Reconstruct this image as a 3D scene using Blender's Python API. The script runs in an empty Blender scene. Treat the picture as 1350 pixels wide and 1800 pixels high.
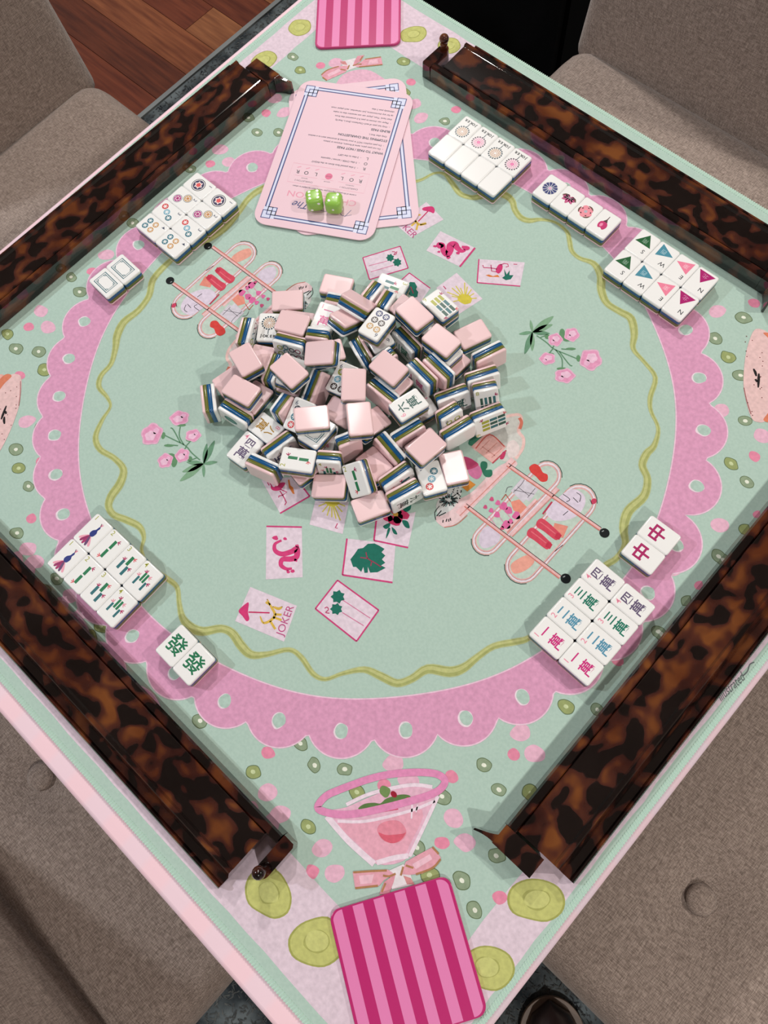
import bpy, bmesh, math, random
from mathutils import Vector, Matrix, Quaternion
from mathutils.geometry import tessellate_polygon
random.seed(7)
PI = math.pi
SC = bpy.context.scene
COL = SC.collection

# ------------------------------------------------------------------ camera
TZ = 0.75                                   # height of the playing surface above the floor
FPX = 1354.17                               # focal length in pixels of the 1350 x 1800 frame
CAM = Vector((0.28021, -0.21826, 0.68817 + TZ))
RC = Matrix(((0.735029, -0.6264, 0.25953), (0.674849, 0.712925, -0.190567), (-0.065654, 0.315216, 0.946746)))
cam_d = bpy.data.cameras.new('camera')
cam_d.sensor_fit = 'VERTICAL'; cam_d.sensor_height = 24.0; cam_d.lens = FPX / 1800 * 24.0
cam_d.clip_start = 0.02; cam_d.clip_end = 50
cam = bpy.data.objects.new('camera', cam_d); COL.objects.link(cam)
cam.matrix_world = Matrix.Translation(CAM) @ RC.to_4x4()
SC.camera = cam

# ------------------------------------------------------------------ world, lamps, exposure
w = bpy.data.worlds.new('room_air'); SC.world = w; w.use_nodes = True
bg = w.node_tree.nodes['Background']; bg.inputs[0].default_value = (1.0, 0.97, 0.94, 1); bg.inputs[1].default_value = 0.34
def downlight(x, y, power, color, r=0.05, z=2.66):
    d = bpy.data.lights.new('ceiling_downlight', 'AREA'); d.shape = 'DISK'; d.size = 2 * r
    d.energy = power; d.color = color
    o = bpy.data.objects.new('ceiling_downlight', d); COL.objects.link(o); o.location = (x, y, z)
    return o
downlight(-1.75, -1.35, 29, (0.88, 0.94, 1.0))
downlight(1.65, 1.45, 27, (1.0, 0.95, 0.88))
downlight(-1.25, 1.27, 25, (1.0, 0.96, 0.92))
downlight(1.75, -1.15, 25, (1.0, 0.97, 0.93))
downlight(-0.40, 0.58, 4.5, (1.0, 0.97, 0.94), 0.17)
SC.view_settings.view_transform = 'Standard'; SC.view_settings.look = 'None'
SC.view_settings.exposure = 0.36; SC.view_settings.gamma = 1.0; SC.view_settings.use_curve_mapping = False

# ------------------------------------------------------------------ helpers
def mp(u, v, z=0.0):
    """point of the plane z above the playing surface seen at photo position u, v"""
    d = RC @ Vector(((u - 675) / FPX, -(v - 900) / FPX, -1.0))
    t = (z + TZ - CAM.z) / d.z
    return CAM + t * d
def lin(c):
    return tuple((x / 255 / 12.92 if x / 255 <= 0.04045 else ((x / 255 + 0.055) / 1.055) ** 2.4) for x in c)
def mesh_obj(name, verts, faces, mat, parent=None, smooth=False):
    m = bpy.data.meshes.new(name); m.from_pydata([tuple(v) for v in verts], [], faces); m.update()
    if smooth:
        m.polygons.foreach_set('use_smooth', [True] * len(m.polygons))
    if mat: m.materials.append(mat)
    o = bpy.data.objects.new(name, m); COL.objects.link(o)
    if parent: o.parent = parent
    return o
def bm_obj(name, bm, mat, parent=None, smooth=True):
    bmesh.ops.recalc_face_normals(bm, faces=bm.faces[:])
    m = bpy.data.meshes.new(name); bm.to_mesh(m); bm.free()
    if smooth: m.polygons.foreach_set('use_smooth', [True] * len(m.polygons))
    if mat: m.materials.append(mat)
    o = bpy.data.objects.new(name, m); COL.objects.link(o)
    if parent: o.parent = parent
    return o
def tag(o, label=None, cat=None, group=None, kind=None):
    if label: o['label'] = label
    if cat: o['category'] = cat
    if group: o['group'] = group
    if kind: o['kind'] = kind
    return o
def empty(name, loc=(0, 0, 0), rz=0.0):
    o = bpy.data.objects.new(name, None); COL.objects.link(o)
    o.empty_display_size = 0.02; o.location = loc; o.rotation_euler = (0, 0, rz)
    return o
def link_copy(src, parent=None):
    c = src.copy(); COL.objects.link(c); c.parent = parent
    return c
def copy_tree(o, parent=None):
    c = link_copy(o, parent)
    for ch in o.children: copy_tree(ch, c)
    return c

# ------------------------------------------------------------------ materials
MATS = {}
def principled(name, color, rough=0.5, **kw):
    m = bpy.data.materials.new(name); m.use_nodes = True
    b = m.node_tree.nodes['Principled BSDF']
    b.inputs['Base Color'].default_value = (*lin(color), 1)
    b.inputs['Roughness'].default_value = rough
    for k, v in kw.items():
        key = k.replace('_', ' ')
        if key in b.inputs: b.inputs[key].default_value = v
    MATS[name] = m
    return m
def nodes(m):
    return m.node_tree.nodes, m.node_tree.links, m.node_tree.nodes['Principled BSDF']
def noise_mix(m, c1, c2, scale, detail=4, lo=0.35, hi=0.65, bump=0.0, bscale=None, stretch=None):
    n, l, b = nodes(m)
    tc = n.new('ShaderNodeTexCoord'); src = tc.outputs['Object']
    if stretch:
        mpn = n.new('ShaderNodeMapping'); mpn.inputs['Scale'].default_value = stretch
        l.new(src, mpn.inputs[0]); src = mpn.outputs[0]
    t = n.new('ShaderNodeTexNoise'); t.inputs['Scale'].default_value = scale; t.inputs['Detail'].default_value = detail
    l.new(src, t.inputs['Vector'])
    r = n.new('ShaderNodeValToRGB'); r.color_ramp.elements[0].position = lo; r.color_ramp.elements[1].position = hi
    r.color_ramp.elements[0].color = (*lin(c1), 1); r.color_ramp.elements[1].color = (*lin(c2), 1)
    l.new(t.outputs['Fac'], r.inputs[0]); l.new(r.outputs[0], b.inputs['Base Color'])
    if bump:
        t2 = n.new('ShaderNodeTexNoise'); t2.inputs['Scale'].default_value = bscale or scale; t2.inputs['Detail'].default_value = 3
        l.new(src, t2.inputs['Vector'])
        bp = n.new('ShaderNodeBump'); bp.inputs['Strength'].default_value = bump; bp.inputs['Distance'].default_value = 0.002
        l.new(t2.outputs['Fac'], bp.inputs['Height']); l.new(bp.outputs[0], b.inputs['Normal'])
    return m

# ink: flat print, colour per polygon with a faint watercolour grain
ink = principled('printed_ink', (255, 255, 255), 0.72); ink.node_tree.nodes['Principled BSDF'].inputs['Specular IOR Level'].default_value = 0.2
def wire_ink(m, amt, scale):
    n, l, b = nodes(m)
    at = n.new('ShaderNodeAttribute'); at.attribute_name = 'ink'
    tc = n.new('ShaderNodeTexCoord')
    t = n.new('ShaderNodeTexNoise'); t.inputs['Scale'].default_value = scale; t.inputs['Detail'].default_value = 5
    l.new(tc.outputs['Object'], t.inputs['Vector'])
    mr = n.new('ShaderNodeMapRange'); mr.inputs[1].default_value = 0.3; mr.inputs[2].default_value = 0.7
    mr.inputs[3].default_value = 1 - amt; mr.inputs[4].default_value = 1 + amt
    l.new(t.outputs['Fac'], mr.inputs[0])
    mx = n.new('ShaderNodeVectorMath'); mx.operation = 'SCALE'
    l.new(at.outputs['Color'], mx.inputs[0]); l.new(mr.outputs[0], mx.inputs['Scale'])
    l.new(mx.outputs[0], b.inputs['Base Color'])
wire_ink(ink, 0.10, 260)
tink = principled('tile_paint', (255, 255, 255), 0.35); wire_ink(tink, 0.05, 900)
cink = principled('card_ink', (255, 255, 255), 0.45); wire_ink(cink, 0.02, 300)

matcloth = principled('mat_cloth', (178, 206, 194), 0.8); matcloth.node_tree.nodes['Principled BSDF'].inputs['Specular IOR Level'].default_value = 0.15
noise_mix(matcloth, (171, 196, 184), (178, 202, 190), 420, 3, bump=0.06, bscale=900)
stitchm = principled('stitch_thread', (196, 226, 210), 0.7)
pinkcloth = principled('pink_cloth', (236, 208, 220), 0.85)
def gingham():
    n, l, b = nodes(pinkcloth)
    tc = n.new('ShaderNodeTexCoord'); s = n.new('ShaderNodeSeparateXYZ'); l.new(tc.outputs['Object'], s.inputs[0])
    outs = []
    for ax in ('X', 'Y'):
        a = n.new('ShaderNodeMath'); a.operation = 'MULTIPLY'; a.inputs[1].default_value = 2 * PI / 0.05
        l.new(s.outputs[ax], a.inputs[0])
        q = n.new('ShaderNodeMath'); q.operation = 'SINE'; l.new(a.outputs[0], q.inputs[0])
        g = n.new('ShaderNodeMapRange'); g.inputs[1].default_value = -0.35; g.inputs[2].default_value = 0.35; l.new(q.outputs[0], g.inputs[0])
        outs.append(g.outputs[0])
    ad = n.new('ShaderNodeMath'); ad.operation = 'ADD'; l.new(outs[0], ad.inputs[0]); l.new(outs[1], ad.inputs[1])
    hf = n.new('ShaderNodeMath'); hf.operation = 'MULTIPLY'; hf.inputs[1].default_value = 0.5; l.new(ad.outputs[0], hf.inputs[0])
    r = n.new('ShaderNodeValToRGB'); r.color_ramp.elements[0].color = (*lin((233, 212, 224)), 1); r.color_ramp.elements[1].color = (*lin((244, 207, 216)), 1)
    l.new(hf.outputs[0], r.inputs[0]); l.new(r.outputs[0], b.inputs['Base Color'])
gingham()

m_white = principled('tile_white', (243, 243, 241), 0.18, Coat_Weight=0.4, Coat_Roughness=0.06)
m_blue = principled('tile_blue', (16, 84, 134), 0.2, Coat_Weight=0.4, Coat_Roughness=0.06)
m_olive = principled('tile_olive', (106, 110, 42), 0.2, Coat_Weight=0.4, Coat_Roughness=0.06)
m_pink = principled('tile_pink', (238, 203, 205), 0.26, Coat_Weight=0.4, Coat_Roughness=0.06)

def tortoise():
    m = principled('tortoiseshell', (40, 20, 12), 0.09, Coat_Weight=0.6, Coat_Roughness=0.03)
    n, l, b = nodes(m)
    tc = n.new('ShaderNodeTexCoord')
    mpn = n.new('ShaderNodeMapping'); mpn.inputs['Scale'].default_value = (1.0, 1.25, 1.25); l.new(tc.outputs['Object'], mpn.inputs[0])
    oi = n.new('ShaderNodeObjectInfo'); ml = n.new('ShaderNodeMath'); ml.operation = 'MULTIPLY'; ml.inputs[1].default_value = 37.0
    l.new(oi.outputs['Random'], ml.inputs[0])
    ad = n.new('ShaderNodeVectorMath'); ad.operation = 'ADD'; l.new(mpn.outputs[0], ad.inputs[0]); l.new(ml.outputs[0], ad.inputs[1])
    warp = n.new('ShaderNodeTexNoise'); warp.inputs['Scale'].default_value = 42; warp.inputs['Detail'].default_value = 1.5; l.new(ad.outputs[0], warp.inputs['Vector'])
    sc = n.new('ShaderNodeVectorMath'); sc.operation = 'SCALE'; sc.inputs['Scale'].default_value = 0.018; l.new(warp.outputs['Color'], sc.inputs[0])
    ad2 = n.new('ShaderNodeVectorMath'); ad2.operation = 'ADD'; l.new(ad.outputs[0], ad2.inputs[0]); l.new(sc.outputs[0], ad2.inputs[1])
    t = n.new('ShaderNodeTexNoise'); t.inputs['Scale'].default_value = 60; t.inputs['Detail'].default_value = 0.5; t.inputs['Roughness'].default_value = 0.4
    l.new(ad2.outputs[0], t.inputs['Vector'])
    r = n.new('ShaderNodeValToRGB'); e = r.color_ramp.elements
    e[0].position = 0.0; e[0].color = (*lin((14, 8, 8)), 1); e[1].position = 0.452; e[1].color = (*lin((18, 10, 9)), 1)
    for p, c in ((0.466, (24, 13, 13)), (0.480, (60, 29, 23)), (0.57, (78, 39, 27)), (0.70, (118, 68, 32))):
        x = e.new(p); x.color = (*lin(c), 1)
    l.new(t.outputs['Fac'], r.inputs[0])
    # broad plum clouding under the spots
    t3 = n.new('ShaderNodeTexNoise'); t3.inputs['Scale'].default_value = 16; t3.inputs['Detail'].default_value = 2; l.new(ad.outputs[0], t3.inputs['Vector'])
    r3 = n.new('ShaderNodeValToRGB'); r3.color_ramp.elements[0].position = 0.4; r3.color_ramp.elements[1].position = 0.62
    r3.color_ramp.elements[0].color = (0.42, 0.26, 0.30, 1); r3.color_ramp.elements[1].color = (1, 1, 1, 1); l.new(t3.outputs['Fac'], r3.inputs[0])
    mx = n.new('ShaderNodeMix'); mx.data_type = 'RGBA'; mx.blend_type = 'MULTIPLY'; mx.inputs[0].default_value = 0.85
    l.new(r.outputs[0], mx.inputs[6]); l.new(r3.outputs[0], mx.inputs[7]); l.new(mx.outputs[2], b.inputs['Base Color'])
    return m
m_tort = tortoise()

def woven(name, c1, c2):
    m = principled(name, c1, 0.9, Sheen_Weight=0.25, Sheen_Roughness=0.5)
    n, l, b = nodes(m)
    tc = n.new('ShaderNodeTexCoord')
    hs = []
    for k in range(2):
        mpn = n.new('ShaderNodeMapping'); mpn.inputs['Scale'].default_value = (130, 1120, 800) if k == 0 else (1120, 130, 800)
        l.new(tc.outputs['Object'], mpn.inputs[0])
        t = n.new('ShaderNodeTexNoise'); t.inputs['Scale'].default_value = 1.0; t.inputs['Detail'].default_value = 2; l.new(mpn.outputs[0], t.inputs['Vector'])
        hs.append(t.outputs['Fac'])
    mx = n.new('ShaderNodeMath'); mx.operation = 'MULTIPLY'; l.new(hs[0], mx.inputs[0]); l.new(hs[1], mx.inputs[1])
    r = n.new('ShaderNodeValToRGB'); r.color_ramp.elements[0].position = 0.13; r.color_ramp.elements[1].position = 0.38
    r.color_ramp.elements[0].color = (*lin(c1), 1); r.color_ramp.elements[1].color = (*lin(c2), 1)
    l.new(mx.outputs[0], r.inputs[0]); l.new(r.outputs[0], b.inputs['Base Color'])
    bp = n.new('ShaderNodeBump'); bp.inputs['Strength'].default_value = 0.5; bp.inputs['Distance'].default_value = 0.0015
    l.new(mx.outputs[0], bp.inputs['Height']); l.new(bp.outputs[0], b.inputs['Normal'])
    return m
m_linen = woven('taupe_linen', (112, 97, 88), (172, 155, 144))
m_darkwood = principled('dark_wood', (52, 34, 26), 0.45)
m_black = principled('black_lacquer', (5, 5, 6), 0.75); m_black.node_tree.nodes['Principled BSDF'].inputs['Specular IOR Level'].default_value = 0.1
m_die = principled('green_die', (152, 202, 84), 0.35, Coat_Weight=0.2, Subsurface_Weight=0.15, Subsurface_Radius=(0.01, 0.01, 0.004))
m_pip = principled('white_pip', (250, 250, 246), 0.4)
m_cardpink = principled('card_pink', (230, 196, 207), 0.5)
m_magenta = principled('coaster_magenta', (188, 38, 110), 0.3, Coat_Weight=0.3)
m_rose = principled('coaster_rose', (229, 130, 183), 0.3, Coat_Weight=0.3)
m_wall = principled('wall_paint', (206, 200, 192), 0.9)
m_ceil = principled('ceiling_paint', (225, 222, 216), 0.9)

# ------------------------------------------------------------------ shapes
def add_box(bm, x0, x1, y0, y1, z0, z1):
    vs = [bm.verts.new((x, y, z)) for z in (z0, z1) for y in (y0, y1) for x in (x0, x1)]
    for f in ((0, 2, 3, 1), (4, 5, 7, 6), (0, 1, 5, 4), (2, 6, 7, 3), (0, 4, 6, 2), (1, 3, 7, 5)):
        bm.faces.new([vs[i] for i in f])
    return vs
def bevel_all(bm, off, seg=2, ang=0.5):
    es = [e for e in bm.edges if len(e.link_faces) == 2 and e.calc_face_angle(0) > ang]
    if es: bmesh.ops.bevel(bm, geom=es, offset=off, segments=seg, profile=0.5, affect='EDGES')
def rrect(w, h, r, seg=6):
    pts = []
    for cx, cy, a0 in ((w / 2 - r, h / 2 - r, 0), (-w / 2 + r, h / 2 - r, 90), (-w / 2 + r, -h / 2 + r, 180), (w / 2 - r, -h / 2 + r, 270)):
        for k in range(seg + 1):
            a = math.radians(a0 + 90 * k / seg); pts.append((cx + r * math.cos(a), cy + r * math.sin(a)))
    return pts
def slab(name, pts, z0, z1, mat, parent=None, edge=0.0):
    n = len(pts); V = []; F = []
    cx = sum(p[0] for p in pts) / n; cy = sum(p[1] for p in pts) / n
    def ring(z, inset):
        for x, y in pts:
            d = math.hypot(x - cx, y - cy) or 1
            V.append((x - (x - cx) / d * inset, y - (y - cy) / d * inset, z))
    prof = [(z0, edge), (z0 + edge, 0), (z1 - edge, 0), (z1 - 0.3 * edge, 0.3 * edge), (z1, edge)] if edge else [(z0, 0), (z1, 0)]
    for z, i in prof: ring(z, i)
    for k in range(len(prof) - 1):
        for i in range(n):
            j = (i + 1) % n; F.append((k * n + i, k * n + j, (k + 1) * n + j, (k + 1) * n + i))
    F.append(tuple(reversed(range(n)))); F.append(tuple(range((len(prof) - 1) * n, len(prof) * n)))
    return mesh_obj(name, V, F, mat, parent)
def extrude_profile(bm, prof, x0, x1):
    a = [bm.verts.new((x0, y, z)) for y, z in prof]; b = [bm.verts.new((x1, y, z)) for y, z in prof]
    n = len(prof)
    for i in range(n):
        j = (i + 1) % n; bm.faces.new((a[i], b[i], b[j], a[j]))
    bm.faces.new(list(reversed(a))); bm.faces.new(b)

# ------------------------------------------------------------------ room
m_sub = principled('floor_base', (70, 38, 26), 0.6); noise_mix(m_sub, (82, 38, 26), (122, 66, 42), 9, 6, 0.32, 0.68, stretch=(0.7, 9, 4))
bm = bmesh.new(); add_box(bm, -3.6, 3.6, -3.6, 3.6, -0.03, -0.006)
floor = tag(bm_obj('floor', bm, m_sub, smooth=False), 'reddish brown wood plank floor', kind='structure')
WOODS = []
for i, (c1, c2) in enumerate((((88, 42, 28), (124, 66, 40)), ((98, 50, 32), (140, 82, 52)), ((70, 32, 24), (104, 52, 34)), ((108, 62, 40), (150, 96, 62)), ((82, 36, 26), (116, 58, 38)))):
    wm = principled('plank_wood_%d' % i, c1, 0.38); noise_mix(wm, c1, c2, 9, 6, 0.32, 0.68, bump=0.08, bscale=60, stretch=(0.7, 9, 4)); WOODS.append(wm)
pk = {}
y = -1.20; row = 0
while y < 3.49:
    wd = 0.0995
    x = -3.59 - 0.0 * row
    while x < -1.1:
        ln = random.choice((0.46, 0.62, 0.8, 0.98)) if x > -3.5 else random.choice((0.28, 0.46, 0.62, 0.8))
        key = (round(ln, 2), (row * 3 + int(x * 7)) % 5)
        if key not in pk:
            b2 = bmesh.new(); add_box(b2, 0, ln - 0.0015, 0, wd - 0.0015, -0.0065, 0.0); bevel_all(b2, 0.0012, 1)
            pk[key] = bm_obj('plank', b2, WOODS[key[1]], floor, smooth=False); o = pk[key]
        else:
            o = link_copy(pk[key], floor)
        o.location = (x, y, 0)
        x += ln
    y += wd; row += 1
for nm, a in (('wall_north', (-3.6, 3.6, 3.6, 3.72)), ('wall_south', (-3.6, 3.6, -3.72, -3.6)), ('wall_east', (3.6, 3.72, -3.72, 3.72)), ('wall_west', (-3.72, -3.6, -3.72, 3.72))):
    bm = bmesh.new(); add_box(bm, *a, -0.03, 2.75); tag(bm_obj(nm, bm, m_wall, smooth=False), kind='structure')
bm = bmesh.new(); add_box(bm, -3.72, 3.72, -3.72, 3.72, 2.70, 2.80); tag(bm_obj('ceiling', bm, m_ceil, smooth=False), kind='structure')

# rug
m_rug = principled('rug_wool', (70, 80, 86), 0.95); noise_mix(m_rug, (22, 30, 36), (108, 116, 118), 14, 8, 0.36, 0.66, bump=0.6, bscale=160)
bm = bmesh.new(); add_box(bm, -1.24, 1.7, -2.0, 2.3, 0.0, 0.007); bevel_all(bm, 0.002, 2)
rug = tag(bm_obj('area_rug', bm, m_rug, smooth=False), 'dark blue and grey shaggy area rug under the table', 'rug')
m_bind = principled('rug_binding', (124, 128, 128), 0.9)
bm = bmesh.new(); add_box(bm, -1.247, -1.235, -2.0, 2.3, 0.0005, 0.012); bevel_all(bm, 0.003, 2)
bm_obj('bound_edge', bm, m_bind, rug, smooth=False)
pilem = principled('rug_pile_yarn', (80, 84, 86), 0.95)
noise_mix(pilem, (12, 18, 26), (96, 98, 96), 24, 6, 0.34, 0.68)
V = []; F = []
for (x0, x1, y0, y1, cnt) in ((0.24, 0.80, -0.80, -0.22, 9000), (-1.23, -0.9, 0.2, 1.0, 5000)):
    for k in range(cnt):
        x = random.uniform(x0, x1); yy = random.uniform(y0, y1); a = random.uniform(0, 2 * PI); L = random.uniform(0.002, 0.005)
        dx, dy = math.cos(a), math.sin(a); i = len(V); lean = random.uniform(0.005, 0.014)
        V += [(x - dy * 0.0016, yy + dx * 0.0016, 0.0066), (x + dy * 0.0016, yy - dx * 0.0016, 0.0066), (x + dx * lean, yy + dy * lean, 0.0066 + L)]
        F.append((i, i + 1, i + 2))
tag(mesh_obj('pile', V, F, pilem, rug), kind='stuff')

# black cabinet in the dark beyond the table
cab = empty('black_cabinet', (-0.83, 1.30, 0.012)); tag(cab, 'black cabinet standing in the dark beyond the table corner', 'cabinet')
bm = bmesh.new(); add_box(bm, -0.38, 0.38, -0.30, 0.20, 0.06, 0.90); bevel_all(bm, 0.004, 2); bm_obj('body', bm, m_black, cab, smooth=False)
for s in (-1, 1):
    bm = bmesh.new(); add_box(bm, 0.012 if s > 0 else -0.37, 0.37 if s > 0 else -0.012, -0.318, -0.3005, 0.08, 0.885); bevel_all(bm, 0.003, 1); d = bm_obj('door', bm, m_black, cab, smooth=False)
    bm = bmesh.new(); bmesh.ops.create_uvsphere(bm, u_segments=12, v_segments=8, radius=0.012, matrix=Matrix.Translation((0.06 * s, -0.328, 0.5))); bm_obj('knob', bm, m_black, d)
for sx in (-1, 1):
    for sy in (-0.27, 0.17):
        bm = bmesh.new(); add_box(bm, 0.35 * sx - 0.02, 0.35 * sx + 0.02, sy - 0.02, sy + 0.02, 0.0, 0.0595); bm_obj('foot', bm, m_black, cab, smooth=False)

# ------------------------------------------------------------------ table and mat
table = empty('card_table', (0, 0, 0.012)); tag(table, 'square card table under a pale pink checked cloth cover', 'table')
MT = 0.003
tp = slab('cloth_cover', [(x - 0.002, y - 0.010) for x, y in rrect(0.878, 0.880, 0.022, 5)], TZ - MT - 0.045 - 0.012, TZ - MT - 0.012, pinkcloth, table, edge=0.007)
for p in tp.data.polygons: p.use_smooth = len(p.vertices) == 4
for sx in (-1, 1):
    for sy in (-1, 1):
        bm = bmesh.new(); add_box(bm, 0.36 * sx - 0.02, 0.36 * sx + 0.02, 0.36 * sy - 0.02, 0.36 * sy + 0.02, 0.0, TZ - MT - 0.0575); bevel_all(bm, 0.003, 1)
        bm_obj('leg', bm, m_darkwood, table, smooth=False)
S2 = 0.43
gmat = empty('game_mat', (0, 0, TZ - MT)); tag(gmat, 'mint green illustrated mahjong mat with pink doily print and stitched edge', 'mat')
slab('cloth', rrect(2 * S2, 2 * S2, 0.012, 4), 0.0003, MT, matcloth, gmat, edge=0.0008)
V = []; F = []; step = 0.0026
def stitch(px, py, dx, dy, nx, ny):
    i = len(V); h = 0.0008
    a = (px - dx * 0.0010, py - dy * 0.0010); b = (px + dx * 0.0008, py + dy * 0.0008)
    i0 = (-nx * 0.0046 + dx * 0.0014, -ny * 0.0046 + dy * 0.0014)
    for (q, o) in ((a, (0, 0)), (b, (0, 0)), (b, i0), (a, i0)):
        V.append((q[0] + o[0], q[1] + o[1], MT - 0.0002))
    m = ((a[0] + b[0]) / 2, (a[1] + b[1]) / 2)
    V.append((m[0] + nx * 0.0006, m[1] + ny * 0.0006, MT + h * 0.6)); V.append((m[0] + i0[0], m[1] + i0[1], MT + h))
    F.extend([(i, i + 1, i + 4), (i + 1, i + 2, i + 5, i + 4), (i + 2, i + 3, i + 5), (i + 3, i, i + 4, i + 5)])
n = int(2 * (S2 - 0.012) / step)
for k in range(n):
    t = -S2 + 0.012 + step * (k + 0.5)
    stitch(t, -S2 + 0.0003, 1, 0, 0, -1); stitch(t, S2 - 0.0003, -1, 0, 0, 1); stitch(-S2 + 0.0003, t, 0, -1, -1, 0); stitch(S2 - 0.0003, t, 0, 1, 1, 0)
tag(mesh_obj('edge_stitching', V, F, stitchm, gmat), kind='stuff')

# ------------------------------------------------------------------ chairs
def cushion(name, w, d, h, r, mat, parent, puff=0.012, dimples=(), N=30):
    """rounded block: w x d footprint, h thick, soft top; local z up from 0"""
    V = []; F = []
    def soft(x, y):
        ex = w / 2 - abs(x); ey = d / 2 - abs(y); z = h
        dd = 0.0
        qx = max(0.0, r - ex); qy = max(0.0, r - ey); dd = math.hypot(qx, qy)
        z -= r - math.sqrt(max(0.0, r * r - min(dd, r) ** 2))
        z += puff * (1 - (2 * x / w) ** 2) * (1 - (2 * y / d) ** 2)
        for px, py in dimples:
            q = math.hypot(x - px, y - py); z -= 0.020 * math.exp(-(q / 0.035) ** 2) + 0.006 * math.exp(-(q / 0.10) ** 2)
        return z
    def cc(t, half):                       # denser sampling near the rim
        s = 2 * t - 1; return half * math.copysign(1 - (1 - abs(s)) ** 1.5, s)
    def pt(i, j):
        x = cc(i / N, w / 2); y = cc(j / N, d / 2)
        rr = r * 0.9                        # round the plan corners
        ax, ay = abs(x) - (w / 2 - rr), abs(y) - (d / 2 - rr)
        if ax > 0 and ay > 0:
            m = max(ax, ay); q = math.hypot(ax, ay); k = m / q if q else 1
            x = math.copysign(w / 2 - rr + ax * k, x); y = math.copysign(d / 2 - rr + ay * k, y)
        return x, y
    for j in range(N + 1):
        for i in range(N + 1):
            x, y = pt(i, j); V.append((x, y, soft(x, y)))
    for j in range(N):
        for i in range(N):
            a = j * (N + 1) + i; F.append((a, a + 1, a + N + 2, a + N + 1))
    rim = [i for i in range(N + 1)] + [j * (N + 1) + N for j in range(1, N + 1)] + [N * (N + 1) + i for i in range(N - 1, -1, -1)] + [j * (N + 1) for j in range(N - 1, 0, -1)]
    b0 = len(V)
    for k in rim: V.append((V[k][0] * 0.985, V[k][1] * 0.985, 0.0))
    for k in range(len(rim)):
        k2 = (k + 1) % len(rim); F.append((rim[k2], rim[k], b0 + k, b0 + k2))
    F.append(tuple(b0 + k for k in reversed(range(len(rim)))))
    return mesh_obj(name, V, F, mat, parent, smooth=True)
def chair(loc, rz, label, buttons, hw=0.25):
    c = empty('dining_chair', loc, rz); tag(c, label, 'chair', 'taupe chairs around the card table')
    SH = 0.48
    seat = cushion('seat', 2 * hw, 0.52, 0.11, 0.045, m_linen, c, 0.012, buttons); seat.location = (0, -0.01, SH - 0.12)
    for bx, by in buttons:
        bm = bmesh.new(); bmesh.ops.create_uvsphere(bm, u_segments=20, v_segments=10, radius=0.0165); bmesh.ops.scale(bm, vec=(1, 1, 0.42), verts=bm.verts)
        b = bm_obj('button', bm, m_linen, seat); b.location = (bx, by, 0.11 + 0.012 * (1 - (bx / hw) ** 2) * (1 - (by / 0.26) ** 2) - 0.0165)
    back = cushion('backrest', 2 * hw, 0.60, 0.09, 0.026, m_linen, c, 0.012, ())
    back.rotation_euler = (-(PI / 2 - 0.16), 0, 0); back.location = (0, -0.380, SH + 0.235)
    for sx in (-1, 1):
        for sy in (-1, 1):
            x, y = sx * (hw - 0.035), sy * 0.215 - 0.01
            vs = [(x + a * k, y + b * k, z) for z, k in ((0.0, 0.014), (SH - 0.122, 0.021)) for a, b in ((-1, -1), (1, -1), (1, 1), (-1, 1))]
            mesh_obj('leg', vs, [(3, 2, 1, 0), (4, 5, 6, 7)] + [(i, (i + 1) % 4, 4 + (i + 1) % 4, 4 + i) for i in range(4)], m_darkwood, c)
    return c
chair((0.010, -0.42, 0.012), 0, 'taupe linen chair beyond the lower left rack with one covered button showing', [(-0.08, -0.122)])
chair((0.685, -0.045, 0.012), PI / 2, 'taupe linen chair at lower right showing a deep tufted seat button', [(-0.08, 0.11)])
chair((-0.030, 0.52, 0.012), PI, 'taupe linen chair at upper right beside the black cabinet', [], 0.265)
chair((-0.620, -0.035, 0.012), -PI / 2, 'taupe linen chair at upper left standing over the wood floor edge', [], 0.26)

# shoe at the lower edge of the picture
m_shoe = principled('brown_leather', (44, 30, 28), 0.32)
shoe = empty('leather_shoe', (0.735, -0.455, 0.012), math.radians(45)); tag(shoe, 'dark brown rounded leather shoe toe on the shaggy rug', 'shoe')
V = []; F = []; NS, NR = 16, 24
for i in range(NS + 1):
    t = i / NS; y = 0.135 - 0.29 * t
    wd = 0.047 * (max(0.0, 1 - (1 - min(t / 0.28, 1)) ** 2) ** 0.5) * (1 - 0.25 * max(0, t - 0.35)); ht = 0.018 + 0.036 * min(1, t / 0.3) ** 0.6 + 0.03 * max(0, t - 0.4)
    wd = max(wd, 0.002)
    for k in range(NR):
        a = 2 * PI * k / NR; zz = math.sin(a)
        V.append((wd * math.cos(a), y, 0.012 + (ht * zz if zz > 0 else 0.010 * zz)))
for i in range(NS):
    for k in range(NR):
        k2 = (k + 1) % NR; F.append((i * NR + k, (i + 1) * NR + k, (i + 1) * NR + k2, i * NR + k2))
F.append(tuple(range(NR))); F.append(tuple(reversed(range(NS * NR, NS * NR + NR))))
mesh_obj('upper', V, F, m_shoe, shoe, smooth=True)
out = []
for k in range(40):
    a = PI * k / 39; out.append((0.051 * math.cos(a), 0.085 + 0.054 * math.sin(a)))
out += [(-0.042, -0.16), (0.042, -0.16)]
m_welt = principled('shoe_welt', (118, 98, 84), 0.5)
slab('sole', out, 0.0, 0.009, m_welt, shoe, edge=0.001)

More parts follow.
